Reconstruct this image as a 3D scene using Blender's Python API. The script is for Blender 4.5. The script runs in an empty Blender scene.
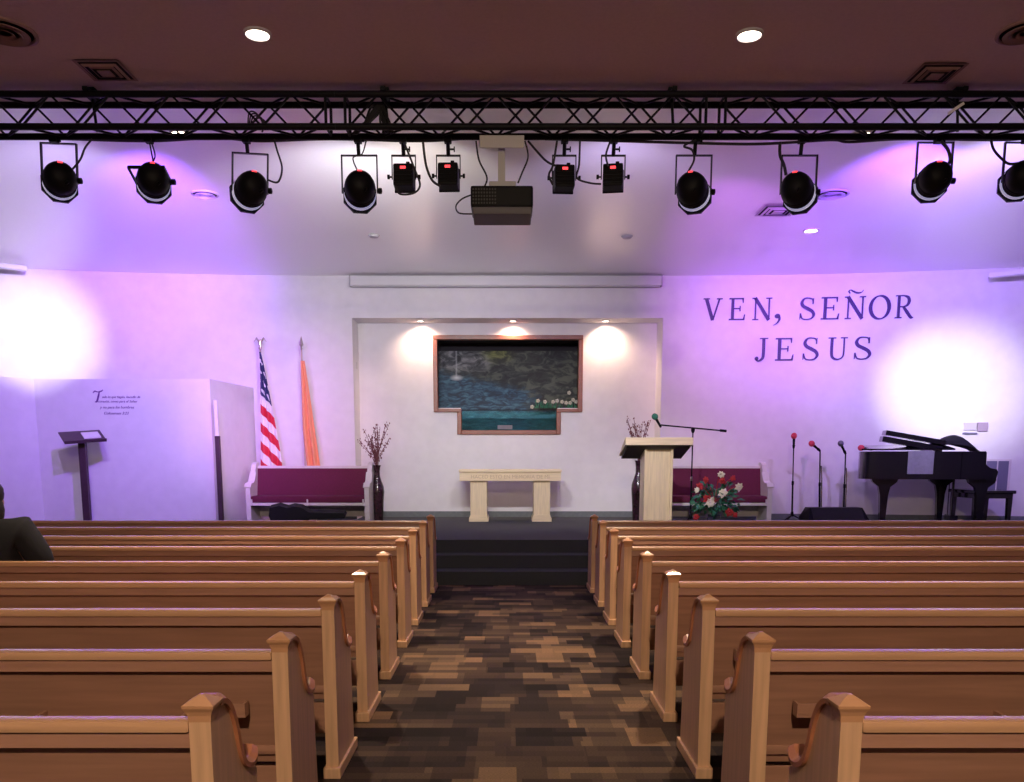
import bpy, bmesh, math, random
from mathutils import Vector, Matrix, Quaternion
PI = math.pi
rnd = random.Random(7)
scn = bpy.context.scene
COL = scn.collection

# ------------------------------------------------------------------ camera
EYE = 1.55
PITCH = math.radians(8.0)
F = 850.0 * math.cos(PITCH) ** 2
CX = 508.0
CY = 457.0 + F * math.tan(PITCH)
cam_d = bpy.data.cameras.new('camera')
cam = bpy.data.objects.new('camera', cam_d)
COL.objects.link(cam)
cam.location = (0, 0, EYE)
cam.rotation_euler = (PI / 2 - PITCH, 0, 0)
cam_d.sensor_width = 36.0
cam_d.lens = F / 1024 * 36.0
cam_d.shift_y = (CY - 391.0) / 1024
cam_d.shift_x = (512.0 - CX) / 1024
cam_d.clip_end = 100
scn.camera = cam


def P(px, py, Y):
    """photo pixel -> point of the room at depth Y"""
    r = (px - CX) / F
    u = (CY - py) / F
    c, s = math.cos(PITCH), math.sin(PITCH)
    d = Vector((r, c + u * s, -s + u * c))
    return Vector((0, 0, EYE)) + d * (Y / d.y)


# ------------------------------------------------------------------ materials
def nt(m):
    m.use_nodes = True
    t = m.node_tree
    return t, t.nodes['Principled BSDF']


def mat(name, col, rough=.5, metal=0, noise=0, nscale=20, stretch=(1, 1, 1), bump=0, emit=None, estr=0, coat=0, spec=None, trans=0):
    m = bpy.data.materials.new(name)
    t, b = nt(m)
    b.inputs['Base Color'].default_value = (*col, 1)
    b.inputs['Roughness'].default_value = rough
    b.inputs['Metallic'].default_value = metal
    if coat:
        b.inputs['Coat Weight'].default_value = coat
        b.inputs['Coat Roughness'].default_value = .15
    if spec is not None:
        b.inputs['Specular IOR Level'].default_value = spec
    if trans:
        b.inputs['Transmission Weight'].default_value = trans
    if emit:
        b.inputs['Emission Color'].default_value = (*emit, 1)
        b.inputs['Emission Strength'].default_value = estr
    if noise or bump:
        tc = t.nodes.new('ShaderNodeTexCoord')
        mp = t.nodes.new('ShaderNodeMapping')
        mp.inputs['Scale'].default_value = stretch
        nz = t.nodes.new('ShaderNodeTexNoise')
        nz.inputs['Scale'].default_value = nscale
        nz.inputs['Detail'].default_value = 5
        t.links.new(tc.outputs['Object'], mp.inputs['Vector'])
        t.links.new(mp.outputs['Vector'], nz.inputs['Vector'])
        if noise:
            rp = t.nodes.new('ShaderNodeValToRGB')
            rp.color_ramp.elements[0].position = .3
            rp.color_ramp.elements[1].position = .7
            rp.color_ramp.elements[0].color = (*[max(0, c * (1 - noise)) for c in col], 1)
            rp.color_ramp.elements[1].color = (*[min(1, c * (1 + noise)) for c in col], 1)
            t.links.new(nz.outputs['Fac'], rp.inputs['Fac'])
            t.links.new(rp.outputs['Color'], b.inputs['Base Color'])
        if bump:
            bp = t.nodes.new('ShaderNodeBump')
            bp.inputs['Strength'].default_value = bump
            bp.inputs['Distance'].default_value = .01
            t.links.new(nz.outputs['Fac'], bp.inputs['Height'])
            t.links.new(bp.outputs['Normal'], b.inputs['Normal'])
    return m


M = {}
M['wall'] = mat('painted_plaster', (.78, .77, .79), .75, noise=.03, nscale=6, bump=.08)
M['ceil'] = mat('white_ceiling', (.82, .81, .83), .42, noise=.02, nscale=35, coat=1.0)
M['ceil'].node_tree.nodes['Principled BSDF'].inputs['Coat IOR'].default_value = 1.85
M['ceil'].node_tree.nodes['Principled BSDF'].inputs['Coat Roughness'].default_value = .3
M['ceil_nave'] = mat('tan_ceiling', (.60, .475, .495), .9, bump=.15, noise=.04, nscale=35)
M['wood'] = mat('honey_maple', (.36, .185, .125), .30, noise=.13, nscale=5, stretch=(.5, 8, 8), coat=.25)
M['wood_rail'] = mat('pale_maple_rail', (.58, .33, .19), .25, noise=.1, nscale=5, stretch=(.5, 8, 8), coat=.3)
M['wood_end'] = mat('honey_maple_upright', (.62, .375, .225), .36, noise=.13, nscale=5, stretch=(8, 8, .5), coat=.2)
M['wood_cap'] = mat('reddish_maple', (.44, .17, .085), .42, noise=.1, nscale=5, stretch=(4, 2, 4), coat=.1)
M['wood_post_cap'] = mat('maple_orange_reflection', (.54, .28, .15), .3, noise=.1, nscale=5, coat=.3)  # orange of the reflections on the cap blended into the wood colour
M['oak'] = mat('pale_oak', (.80, .66, .43), .45, noise=.1, nscale=6, stretch=(8, 8, .6))
M['oak_h'] = mat('pale_oak_across', (.80, .66, .43), .45, noise=.1, nscale=6, stretch=(.6, 8, 8))
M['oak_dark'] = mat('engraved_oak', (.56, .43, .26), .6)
M['underside'] = mat('dark_walnut', (.05, .035, .035), .6, noise=.1)
M['frame'] = mat('red_mahogany', (.22, .062, .034), .35, noise=.15, nscale=6, stretch=(1, 6, 6))
M['truss'] = mat('black_aluminium', (.006, .006, .010), .5, 0, spec=.15)
M['black'] = mat('black_enamel', (.005, .005, .008), .5, spec=.13)
M['yoke'] = mat('dark_steel', (.02, .02, .026), .35, .6)
M['rubber'] = mat('black_cable', (.012, .012, .015), .6)
M['led'] = mat('red_display', (.3, .01, .02), .4, emit=(1, .06, .07), estr=2.2)
M['rim'] = mat('white_reflector', (.85, .85, .88), .3)
M['glow'] = mat('lamp_light_leak', (.85, .85, .88), .3, emit=(.62, .60, 1), estr=.4)
M['grey_metal'] = mat('grey_metal', (.50, .50, .52), .5, 0)
M['proj_under'] = mat('grey_plastic', (.12, .12, .14), .6)
M['proj_slot'] = mat('grey_slots', (.03, .03, .035), .6)
M['lamp'] = mat('lit_lamp', (1, .95, .88), .5, emit=(1, .86, .68), estr=9)
M['vent_dark'] = mat('vent_shadow', (.025, .022, .035), .9, spec=.1)
M['vent_tan'] = mat('tan_vent', (.30, .19, .19), .6)
M['vent_white'] = mat('white_vent', (.50, .48, .54), .6)
M['case'] = mat('white_enamel_case', (.70, .70, .71), .4)
M['burgundy'] = mat('burgundy_fabric', (.12, .011, .045), .9, noise=.12, nscale=60, bump=.15)
M['white_wood'] = mat('white_painted_wood', (.70, .66, .66), .45, noise=.03)
M['stage_carpet'] = mat('slate_carpet', (.046, .051, .06), .95, noise=.25, nscale=140, bump=.4)
M['base'] = mat('grey_rubber_base', (.15, .17, .175), .6, noise=.1)
M['piano'] = mat('black_lacquer', (.008, .008, .011), .12, coat=.6)
M['ivory'] = mat('ivory_keys', (.8, .78, .72), .3)
M['brass'] = mat('brass', (.55, .38, .12), .3, 1)
M['cloth_black'] = mat('black_cloth', (.012, .012, .016), .9, bump=.2)
M['reflection_grey'] = mat('grey_reflection', (.26, .28, .29), .8, noise=.08)
M['jacket'] = mat('navy_jacket', (.005, .006, .011), .85, bump=.2, nscale=50)
M['skin'] = mat('skin', (.42, .24, .17), .55)
M['hair'] = mat('dark_hair', (.012, .009, .008), .6, bump=.4, nscale=60)
M['letter'] = mat('dark_plum_letters', (.042, .02, .12), .45)
M['verse'] = mat('purple_vinyl', (.16, .06, .26), .6)
M['orange'] = mat('orange_satin', (.88, .36, .18), .6, noise=.08, nscale=8, stretch=(10, 10, 1))
M['gold'] = mat('gold_ornament', (.62, .55, .48), .35, .8)
M['pole'] = mat('flag_pole_wood', (.55, .42, .36), .4)
M['vase'] = mat('dark_glazed_vase', (.035, .012, .022), .25, noise=.8, nscale=18, coat=.3)
M['twig'] = mat('dry_twigs', (.16, .05, .06), .8)
M['glass'] = mat('clear_glass', (.9, .95, .97), .0, trans=1.0, spec=.3)
M['glass'].node_tree.nodes['Principled BSDF'].inputs['IOR'].default_value = 1.12
M['dim_petal'] = mat('cream_sill_petals', (.42, .42, .36), .6)
M['leaf'] = mat('green_leaves', (.025, .15, .085), .55, noise=.4, nscale=30)
M['red'] = mat('red_petals', (.45, .02, .03), .6, noise=.2)
M['white_petal'] = mat('cream_petals', (.85, .80, .68), .6)
M['mic_red'] = mat('red_foam', (.62, .05, .09), .8)
M['mic_grey'] = mat('steel_mesh', (.18, .18, .2), .4, .6)
M['mic_green'] = mat('green_foam', (.03, .16, .10), .8)
M['chrome'] = mat('chrome', (.5, .5, .52), .2, 1)
M['plate'] = mat('white_plastic', (.62, .60, .62), .4)
M['lilac'] = mat('lilac_plastic', (.40, .33, .42), .5)
M['grille'] = mat('slate_grey', (.16, .155, .24), .6)  # plain slate grey for the panels behind the bench and the wall strip
M['lectern_dark'] = mat('dark_brown_post', (.06, .028, .045), .5, noise=.15)
M['sheet'] = mat('paper', (.85, .84, .82), .7)
M['tank'] = mat('dark_recess', (.020, .018, .024), .85)

# aisle carpet: random planks of brown, tan and charcoal
def carpet_material():
    m = bpy.data.materials.new('patchwork_carpet')
    t, b = nt(m)
    b.inputs['Roughness'].default_value = .95
    b.inputs['Specular IOR Level'].default_value = .15
    tc = t.nodes.new('ShaderNodeTexCoord')
    sep = t.nodes.new('ShaderNodeSeparateXYZ')
    t.links.new(tc.outputs['Object'], sep.inputs[0])

    def math_(op, a, bb=None):
        n = t.nodes.new('ShaderNodeMath')
        n.operation = op
        for i, v in enumerate((a, bb)):
            if v is None:
                continue
            if isinstance(v, (int, float)):
                n.inputs[i].default_value = v
            else:
                t.links.new(v, n.inputs[i])
        return n.outputs[0]

    def cell(w, h, seed):
        row = math_('FLOOR', math_('DIVIDE', sep.outputs['Y'], h))
        wn = t.nodes.new('ShaderNodeTexWhiteNoise')
        wn.noise_dimensions = '1D'
        t.links.new(math_('ADD', row, seed), wn.inputs['W'])
        off = math_('MULTIPLY', wn.outputs['Value'], 7.3)
        col = math_('FLOOR', math_('ADD', math_('DIVIDE', sep.outputs['X'], w), off))
        w2 = t.nodes.new('ShaderNodeTexWhiteNoise')
        w2.noise_dimensions = '2D'
        cb = t.nodes.new('ShaderNodeCombineXYZ')
        t.links.new(math_('ADD', col, seed), cb.inputs[0])
        t.links.new(row, cb.inputs[1])
        t.links.new(cb.outputs[0], w2.inputs['Vector'])
        return w2.outputs['Value']
    a = cell(.34, .155, 3.0)
    c = cell(.21, .31, 11.0)
    d = cell(.47, .0775, 23.0)
    mix = math_('ADD', math_('MULTIPLY', a, .5), math_('ADD', math_('MULTIPLY', c, .3), math_('MULTIPLY', d, .2)))
    rp = t.nodes.new('ShaderNodeValToRGB')
    e = rp.color_ramp.elements
    e[0].position = .15; e[0].color = (.014, .010, .011, 1)
    e[1].position = .88; e[1].color = (.21, .125, .075, 1)
    for pos, colr in ((.36, (.027, .019, .020, 1)), (.5, (.052, .033, .028, 1)), (.64, (.078, .052, .040, 1)), (.72, (.14, .09, .06, 1))):
        q = e.new(pos); q.color = colr
    t.links.new(mix, rp.inputs['Fac'])
    nz = t.nodes.new('ShaderNodeTexNoise')
    nz.inputs['Scale'].default_value = 90
    mp = t.nodes.new('ShaderNodeMapping')
    mp.inputs['Scale'].default_value = (1, 3, 1)
    t.links.new(tc.outputs['Object'], mp.inputs[0]); t.links.new(mp.outputs[0], nz.inputs['Vector'])
    mx = t.nodes.new('ShaderNodeMix'); mx.data_type = 'RGBA'; mx.blend_type = 'MULTIPLY'
    mx.inputs[0].default_value = .55
    r2 = t.nodes.new('ShaderNodeValToRGB')
    r2.color_ramp.elements[0].position = .3; r2.color_ramp.elements[0].color = (.35, .35, .35, 1)
    r2.color_ramp.elements[1].position = .7; r2.color_ramp.elements[1].color = (1.3, 1.3, 1.3, 1)
    t.links.new(nz.outputs['Fac'], r2.inputs['Fac'])
    t.links.new(rp.outputs['Color'], mx.inputs[6]); t.links.new(r2.outputs['Color'], mx.inputs[7])
    t.links.new(mx.outputs[2], b.inputs['Base Color'])
    return m


M['carpet'] = carpet_material()


# ------------------------------------------------------------------ mesh helpers
def catmull(pts, n=6):
    pts = [Vector(p) for p in pts]
    if len(pts) < 3:
        return pts
    out = []
    for i in range(len(pts) - 1):
        p0 = pts[max(i - 1, 0)]; p1 = pts[i]; p2 = pts[i + 1]; p3 = pts[min(i + 2, len(pts) - 1)]
        for k in range(n):
            s = k / n
            out.append(.5 * ((2 * p1) + (p2 - p0) * s + (2 * p0 - 5 * p1 + 4 * p2 - p3) * s * s + (3 * p1 - p0 - 3 * p2 + p3) * s ** 3))
    out.append(pts[-1])
    return out


class MB:
    def __init__(self):
        self.bm = bmesh.new()

    def box(self, x0, x1, y0, y1, z0, z1, bev=0, rot=None, piv=None):
        r = bmesh.ops.create_cube(self.bm, size=1)
        vs = r['verts']
        for v in vs:
            v.co = Vector(((x0 + x1) / 2 + v.co.x * (x1 - x0), (y0 + y1) / 2 + v.co.y * (y1 - y0), (z0 + z1) / 2 + v.co.z * (z1 - z0)))
        if bev:
            es = list({e for v in vs for e in v.link_edges})
            rr = bmesh.ops.bevel(self.bm, geom=es, offset=bev, segments=2, profile=.6, affect='EDGES')
            vs = list({v for f in rr['faces'] for v in f.verts} | {v for v in vs if v.is_valid})
        if rot is not None:
            pv = Vector(piv) if piv is not None else Vector(((x0 + x1) / 2, (y0 + y1) / 2, (z0 + z1) / 2))
            for v in vs:
                v.co = rot @ (v.co - pv) + pv
        return self

    def tube(self, pts, r, n=8, cap=True):
        pts = [Vector(p) for p in pts]
        rs = r if isinstance(r, (list, tuple)) else [r] * len(pts)
        rings = []
        up = None
        for i, p in enumerate(pts):
            a = pts[max(i - 1, 0)]; c = pts[min(i + 1, len(pts) - 1)]
            d = (c - a)
            if d.length < 1e-9:
                d = Vector((0, 0, 1))
            d.normalize()
            if up is None:
                up = Vector((0, 0, 1)) if abs(d.z) < .9 else Vector((0, 1, 0))
            s = d.cross(up)
            if s.length < 1e-6:
                s = d.cross(Vector((1, 0, 0)))
            s.normalize()
            up = s.cross(d).normalized()
            rings.append([self.bm.verts.new(p + (s * math.cos(2 * PI * k / n) + up * math.sin(2 * PI * k / n)) * rs[i]) for k in range(n)])
        for a, c in zip(rings, rings[1:]):
            for k in range(n):
                self.bm.faces.new((a[k], a[(k + 1) % n], c[(k + 1) % n], c[k]))
        if cap:
            self.bm.faces.new(rings[0][::-1]); self.bm.faces.new(rings[-1])
        return self

    def lathe(self, prof, c=(0, 0, 0), axis='Z', n=24, phase=0.0):
        """prof: list of (r, h)"""
        c = Vector(c)
        rings = []
        for r, h in prof:
            ring = []
            for k in range(n):
                a = 2 * PI * k / n + phase
                u, w = r * math.cos(a), r * math.sin(a)
                if axis == 'Z':
                    q = Vector((u, w, h))
                elif axis == 'Y':
                    q = Vector((u, h, w))
                else:
                    q = Vector((h, u, w))
                ring.append(self.bm.verts.new(c + q))
            rings.append(ring)
        for a, b in zip(rings, rings[1:]):
            for k in range(n):
                self.bm.faces.new((a[k], a[(k + 1) % n], b[(k + 1) % n], b[k]))
        if prof[0][0] > 1e-6:
            self.bm.faces.new(rings[0][::-1])
        if prof[-1][0] > 1e-6:
            self.bm.faces.new(rings[-1])
        return self

    def prism(self, poly, axis, a, b):
        """poly of 2D points extruded along axis from a to b.  X: (y,z)  Y: (x,z)  Z: (x,y)"""
        def mk(p, t):
            return {'X': (t, p[0], p[1]), 'Y': (p[0], t, p[1]), 'Z': (p[0], p[1], t)}[axis]
        A = [self.bm.verts.new(mk(p, a)) for p in poly]
        B = [self.bm.verts.new(mk(p, b)) for p in poly]
        n = len(poly)
        self.bm.faces.new(A[::-1]); self.bm.faces.new(B)
        for k in range(n):
            self.bm.faces.new((A[k], A[(k + 1) % n], B[(k + 1) % n], B[k]))
        return self

    def ribbon(self, pts, ws, d0, d1):
        """flat stroke in XZ with width per point, thickness along Y d0..d1"""
        pts = [Vector((p[0], p[1])) for p in pts]
        L, R = [], []
        for i, p in enumerate(pts):
            t = (pts[min(i + 1, len(pts) - 1)] - pts[max(i - 1, 0)]).normalized()
            nrm = Vector((-t.y, t.x))
            L.append(p + nrm * ws[i] / 2); R.append(p - nrm * ws[i] / 2)
        for i in range(len(pts) - 1):
            q = [L[i], L[i + 1], R[i + 1], R[i]]
            self.prism([(v.x, v.y) for v in q], 'Y', d0, d1)
        return self

    def sphere(self, c, r, seg=12, sc=(1, 1, 1)):
        m = Matrix.Translation(Vector(c)) @ Matrix.Diagonal((*[r * s for s in sc], 1))
        bmesh.ops.create_uvsphere(self.bm, u_segments=seg, v_segments=max(6, seg // 2), radius=1, matrix=m)
        return self

    def quad(self, *pts):
        self.bm.faces.new([self.bm.verts.new(p) for p in pts])
        return self

    def xform(self, mtx):
        self.bm.transform(mtx)
        return self

    def build(self, name, m, parent=None, loc=None, smooth=False, angle=40):
        bmesh.ops.remove_doubles(self.bm, verts=self.bm.verts, dist=1e-5)
        bmesh.ops.recalc_face_normals(self.bm, faces=self.bm.faces)
        me = bpy.data.meshes.new(name)
        self.bm.to_mesh(me); self.bm.free()
        me.materials.append(m)
        if smooth:
            for p in me.polygons:
                p.use_smooth = True
            try:
                me.set_sharp_from_angle(angle=math.radians(angle))
            except Exception:
                pass
        o = bpy.data.objects.new(name, me)
        COL.objects.link(o)
        if parent is not None:
            o.parent = parent
        if loc is not None:
            o.location = loc
        return o


def tag(o, label, cat, group=None):
    o['label'] = label; o['category'] = cat
    if group:
        o['group'] = group
    return o


def struct(o):
    o['kind'] = 'structure'
    return o


def thing(name, label, cat, loc=(0, 0, 0), rz=0, group=None):
    o = bpy.data.objects.new(name, None)
    o.empty_display_size = .1
    COL.objects.link(o)
    o.location = loc
    o.rotation_euler = (0, 0, rz)
    return tag(o, label, cat, group)


def dup(root, loc, label, rz=None):
    r = root.copy(); COL.objects.link(r)
    r.location = loc
    if rz is not None:
        r.rotation_euler = (0, 0, rz)
    r['label'] = label
    for ch in list(root.children):
        c = ch.copy(); COL.objects.link(c); c.parent = r
        for g in list(ch.children):
            d = g.copy(); COL.objects.link(d); d.parent = c
    return r


# ------------------------------------------------------------------ room shell
CEIL = 4.49
STG = .5                    # stage height
HW = 10.0                   # half width of the hall


def wallY(X):
    d = max(0, abs(X) - 2.7)
    return 14.2 - .022 * d * d


struct(MB().box(-HW, HW, -4, 10.7, -.1, 0).build('floor', M['carpet']))
# stage with three steps
b = MB()
b.box(-HW, HW, 10.63, 15.6, 0, STG)
struct(b.build('floor_stage', M['stage_carpet']))
b = MB()
b.prism([(10.07, 0), (10.07, .1667), (10.35, .1667), (10.35, .3333), (10.63, .3333), (10.63, 0)], 'X', -1.9, 2.0)
o = struct(b.build('trim_1', M['stage_carpet']))
# ceilings: tan over the pews, white above the stage
struct(MB().box(-HW, HW, -4, 7.45, CEIL, CEIL + .1).build('ceiling', M['ceil_nave']))
struct(MB().box(-HW, HW, 7.45, 15.8, CEIL, CEIL + .1).build('ceiling_stage', M['ceil']))
struct(MB().box(-HW - .1, -HW, -4, 13.2, 0, CEIL).build('wall_left', M['wall']))
struct(MB().box(HW, HW + .1, -4, 13.2, 0, CEIL).build('wall_right', M['wall']))
struct(MB().box(-HW, HW, -4.1, -4, 0, CEIL).build('wall_back', M['wall']))

NL = P(354.5, 420, 14.2).x
NR = P(660.5, 420, 14.2).x
NT = P(507, 318, 14.2).z
NB = 14.75                 # depth of the niche's back


def wall_strip(mb, xs, z0, z1, th=.12):
    mb.prism([(x, wallY(x)) for x in xs] + [(x, wallY(x) + th) for x in reversed(xs)], 'Z', z0, z1)


b = MB()
xl = [-HW + (NL + HW) * k / 24 for k in range(25)]
xr = [NR + (HW - NR) * k / 24 for k in range(25)]
wall_strip(b, xl, 0, CEIL)
wall_strip(b, xr, 0, CEIL)
b.box(NL, NR, 14.2, 14.32, NT, CEIL)
o = struct(b.build('wall_front', M['wall'], smooth=True))
# niche shell: cheeks, ceiling, back wall round the T-shaped baptistry opening
yb = NB
w0, w1 = P(437, 400, yb).x, P(579, 400, yb).x
w2, w3 = P(460.5, 400, yb).x, P(557.5, 400, yb).x
zt, zm, zb = P(508, 339, yb).z, P(508, 408, yb).z, P(508, 431, yb).z
b = MB()
b.box(NL - .1, NL, 14.32, 14.9, STG, NT + .1)
b.box(NR, NR + .1, 14.32, 14.9, STG, NT + .1)
b.box(NL, NR, 14.32, 14.9, NT, NT + .1)
b.box(NL, w0, yb, yb + .12, STG, NT)
b.box(w1, NR, yb, yb + .12, STG, NT)
b.box(w0, w1, yb, yb + .12, zt, NT)
b.box(w0, w2, yb, yb + .12, STG, zm)
b.box(w3, w1, yb, yb + .12, STG, zm)
b.box(w2, w3, yb, yb + .12, STG, zb)
struct(b.build('wall_niche', M['wall']))
# baseboards
b = MB()
for xs in (xl, xr):
    b.prism([(x, wallY(x)) for x in xs] + [(x, wallY(x) - .012) for x in reversed(xs)], 'Z', STG, STG + .1)
struct(b.build('baseboard_front', M['base']))
struct(MB().box(NL, NR, yb - .012, yb, STG, STG + .1).build('baseboard_niche', M['base']))

# baptistry recess behind the opening: side walls, floor, top, painted back
by1 = 15.45
b = MB()
b.box(w0 - .1, w0 - .02, yb + .12, by1, zb - .3, zt + .1)
b.box(w1 + .02, w1 + .1, yb + .12, by1, zb - .3, zt + .1)
b.box(w0 - .1, w1 + .1, yb + .12, by1, zt + .02, zt + .1)
b.box(w0 - .1, w1 + .1, yb + .12, by1, zb - .38, zb - .3)
b.box(w0 - .1, w1 + .1, by1, by1 + .05, zb - .38, zt + .1)
struct(b.build('wall_baptistry', M['tank']))

# mural
def mural_material():
    m = bpy.data.materials.new('painted_lake_mural')
    t, bs = nt(m)
    bs.inputs['Roughness'].default_value = .6
    tc = t.nodes.new('ShaderNodeTexCoord')
    sep = t.nodes.new('ShaderNodeSeparateXYZ')
    t.links.new(tc.outputs['Object'], sep.inputs[0])
    X, Z = sep.outputs['X'], sep.outputs['Z']

    def ma(op, a, bb=None, clamp=False):
        n = t.nodes.new('ShaderNodeMath'); n.operation = op; n.use_clamp = clamp
        for i, v in enumerate((a, bb)):
            if v is None: continue
            if isinstance(v, (int, float)): n.inputs[i].default_value = v
            else: t.links.new(v, n.inputs[i])
        return n.outputs[0]

    def noise(sc, st=(1, 1, 1), det=6):
        mp = t.nodes.new('ShaderNodeMapping'); mp.inputs['Scale'].default_value = st
        t.links.new(tc.outputs['Object'], mp.inputs[0])
        n = t.nodes.new('ShaderNodeTexNoise'); n.inputs['Scale'].default_value = sc; n.inputs['Detail'].default_value = det; n.inputs['Distortion'].default_value = .9; n.inputs['Roughness'].default_value = .62
        t.links.new(mp.outputs[0], n.inputs['Vector'])
        return n.outputs['Fac']

    def ramp(f, stops):
        r = t.nodes.new('ShaderNodeValToRGB'); e = r.color_ramp.elements
        e[0].position, e[0].color = stops[0][0], (*stops[0][1], 1)
        e[1].position, e[1].color = stops[-1][0], (*stops[-1][1], 1)
        for p, c in stops[1:-1]:
            q = e.new(p); q.color = (*c, 1)
        t.links.new(f, r.inputs['Fac'])
        return r.outputs['Color']

    def mixc(f, a, c):
        n = t.nodes.new('ShaderNodeMix'); n.data_type = 'RGBA'
        t.links.new(f, n.inputs[0]); t.links.new(a, n.inputs[6]); t.links.new(c, n.inputs[7])
        return n.outputs[2]

    def soft(v, w):      # 0..1 over width w
        return ma('ADD', ma('DIVIDE', v, w), .5, True)
    nA = noise(2.2, (1, 1, 1.8)); nB = noise(4.2, (1, 1, 1.9), 12); nC = noise(5, (1, 1, 3.2), 10)
    wob = ma('MULTIPLY', ma('SUBTRACT', nA, .5), .8)
    forest = ramp(nB, [(.40, (.004, .005, .007)), (.5, (.020, .028, .024)), (.60, (.085, .10, .072))])
    rocks = ramp(nB, [(.40, (.015, .018, .024)), (.5, (.07, .08, .09)), (.62, (.24, .25, .26))])
    water = ramp(nC, [(.40, (.005, .024, .05)), (.5, (.018, .07, .125)), (.62, (.06, .17, .24))])
    teal = ramp(nC, [(.34, (.012, .11, .15)), (.55, (.02, .19, .24)), (.7, (.07, .30, .34))])
    moss = ramp(nB, [(.40, (.03, .04, .012)), (.6, (.22, .25, .05))])
    c = forest
    # grey rocks upper left
    c = mixc(ma('MULTIPLY', soft(ma('SUBTRACT', ma('ADD', -.45, wob), X), .3), soft(ma('SUBTRACT', Z, .28), .2)), c, rocks)
    # lit moss at the top, a little left of the middle
    dx = ma('DIVIDE', ma('SUBTRACT', X, -.18), .34); dz = ma('DIVIDE', ma('SUBTRACT', Z, .62), .2)
    c = mixc(ma('SUBTRACT', 1.05, ma('SQRT', ma('ADD', ma('MULTIPLY', dx, dx), ma('MULTIPLY', dz, dz))), True), c, moss)
    # lake: below a bank that climbs to the left and falls to the right
    bank = ma('ADD', ma('MULTIPLY', X, -.22), ma('ADD', .02, ma('MULTIPLY', wob, .5)))
    right = soft(ma('SUBTRACT', ma('ADD', .42, wob), X), .25)
    c = mixc(ma('MULTIPLY', soft(ma('SUBTRACT', bank, Z), .18), right), c, water)
    c = mixc(soft(ma('SUBTRACT', -.42, Z), .05), c, teal)
    # thin waterfall with foam
    fall = ma('MULTIPLY', soft(ma('SUBTRACT', .008, ma('ABSOLUTE', ma('SUBTRACT', X, ma('ADD', -.93, ma('MULTIPLY', wob, .06))))), .03), soft(ma('SUBTRACT', Z, .2), .06))
    dx = ma('DIVIDE', ma('SUBTRACT', X, -.93), .12); dz = ma('DIVIDE', ma('SUBTRACT', Z, .18), .055)
    foam = ma('SUBTRACT', 1.1, ma('SQRT', ma('ADD', ma('MULTIPLY', dx, dx), ma('MULTIPLY', dz, dz))), True)
    white = t.nodes.new('ShaderNodeRGB'); white.outputs[0].default_value = (.62, .66, .68, 1)
    c = mixc(ma('MULTIPLY', fall, .55), c, white.outputs[0])
    c = mixc(foam, c, white.outputs[0])
    t.links.new(c, bs.inputs['Base Color'])
    return m


mz = P(508, 388, 15.4)
mtop = P(508, 351, 15.4).z - mz.z
mu = MB().box(-1.42, 1.42, 0, .03, -.95, mtop).build('mural', mural_material(), loc=(mz.x, 15.4, mz.z))
tag(mu, 'painted lake and forest mural at the back of the framed wall opening', 'mural')

# T-shaped frame
fr = thing('baptistry_frame', 'reddish wooden T-shaped frame round the dark opening in the niche', 'window frame', (0, yb, 0))
X0, X1 = P(433.5, 400, yb - .04).x, P(582.5, 400, yb - .04).x
X2, X3 = P(457, 400, yb - .04).x, P(561, 400, yb - .04).x
Z0, Z1, Z2 = P(508, 335, yb - .04).z, P(508, 412, yb - .04).z, P(508, 434.5, yb - .04).z
tk = .075
d0, d1 = -.045, .10
def rail(x0, x1, z0, z1):
    return MB().box(x0, x1, d0, d1, z0, z1, .008).build('rail', M['frame'], fr)
rail(X0, X1, Z0 - tk, Z0)
rail(X0, X0 + tk, Z1 + .001, Z0 - tk - .001); rail(X1 - tk, X1, Z1 + .001, Z0 - tk - .001)
rail(X0 + tk + .001, X2 + tk, Z1, Z1 + tk * .75); rail(X3 - tk, X1 - tk - .001, Z1, Z1 + tk * .75)
rail(X2, X2 + tk, Z2, Z1 - .001); rail(X3 - tk, X3, Z2, Z1 - .001)
rail(X2 + tk + .001, X3 - tk - .001, Z2, Z2 + tk)
MB().box(X2 + tk, X3 - tk, .03, .04, Z2 + tk, Z1 + .03).build('glass_front', M['glass'], fr)
MB().box(X2 + tk, X3 - tk, .025, .045, Z1 + .03, Z1 + .045).build('glass_edge', M['black'], fr)
# white flowers on the sill and a small plate behind the glass
p = P(556, 408, yb + .2)
b = thing('sill_flowers', 'white artificial flowers at the lower right corner of the framed opening', 'flowers', (p.x, p.y, p.z))
lf = MB()
for k in range(40):
    x = rnd.uniform(-.36, .36)
    lf.tube([(x, rnd.uniform(-.03, .03), 0), (x + rnd.uniform(-.05, .05), rnd.uniform(-.05, .05), rnd.uniform(.04, .16))], [.012, .003], 5)
lf.build('leaves', M['leaf'], b)
for k, (px_, pz_) in enumerate([(538, 401), (545, 402), (553, 402), (557, 401), (562, 402), (566, 403), (569, 393), (573, 400), (576, 402), (570, 403), (532, 407)]):
    q = P(px_, pz_, yb + .2) - p
    fl = MB()
    for j in range(5):
        a = j * 2 * PI / 5
        fl.sphere((q.x + .018 * math.cos(a), -.03, q.z + .020 * math.sin(a)), .017, 8, (1, .5, 1))
    fl.build('flower', M['dim_petal'], b, smooth=True)
p = P(505, 427.5, yb + .06)
tag(MB().box(-.13, .13, 0, .015, -.03, .04, .004).build('small_plate', M['plate'], loc=(p.x, p.y, p.z)), 'small pale plate standing at the bottom of the framed glass', 'plate')
# light switch in the niche
p = P(362, 366, 14.55)
tag(MB().box(0, .01, -.04, .04, -.06, .06, .003).build('switch_plate', M['plate'], loc=(NL, 14.5, p.z)), 'white switch plate on the left cheek of the niche', 'switch')

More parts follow.
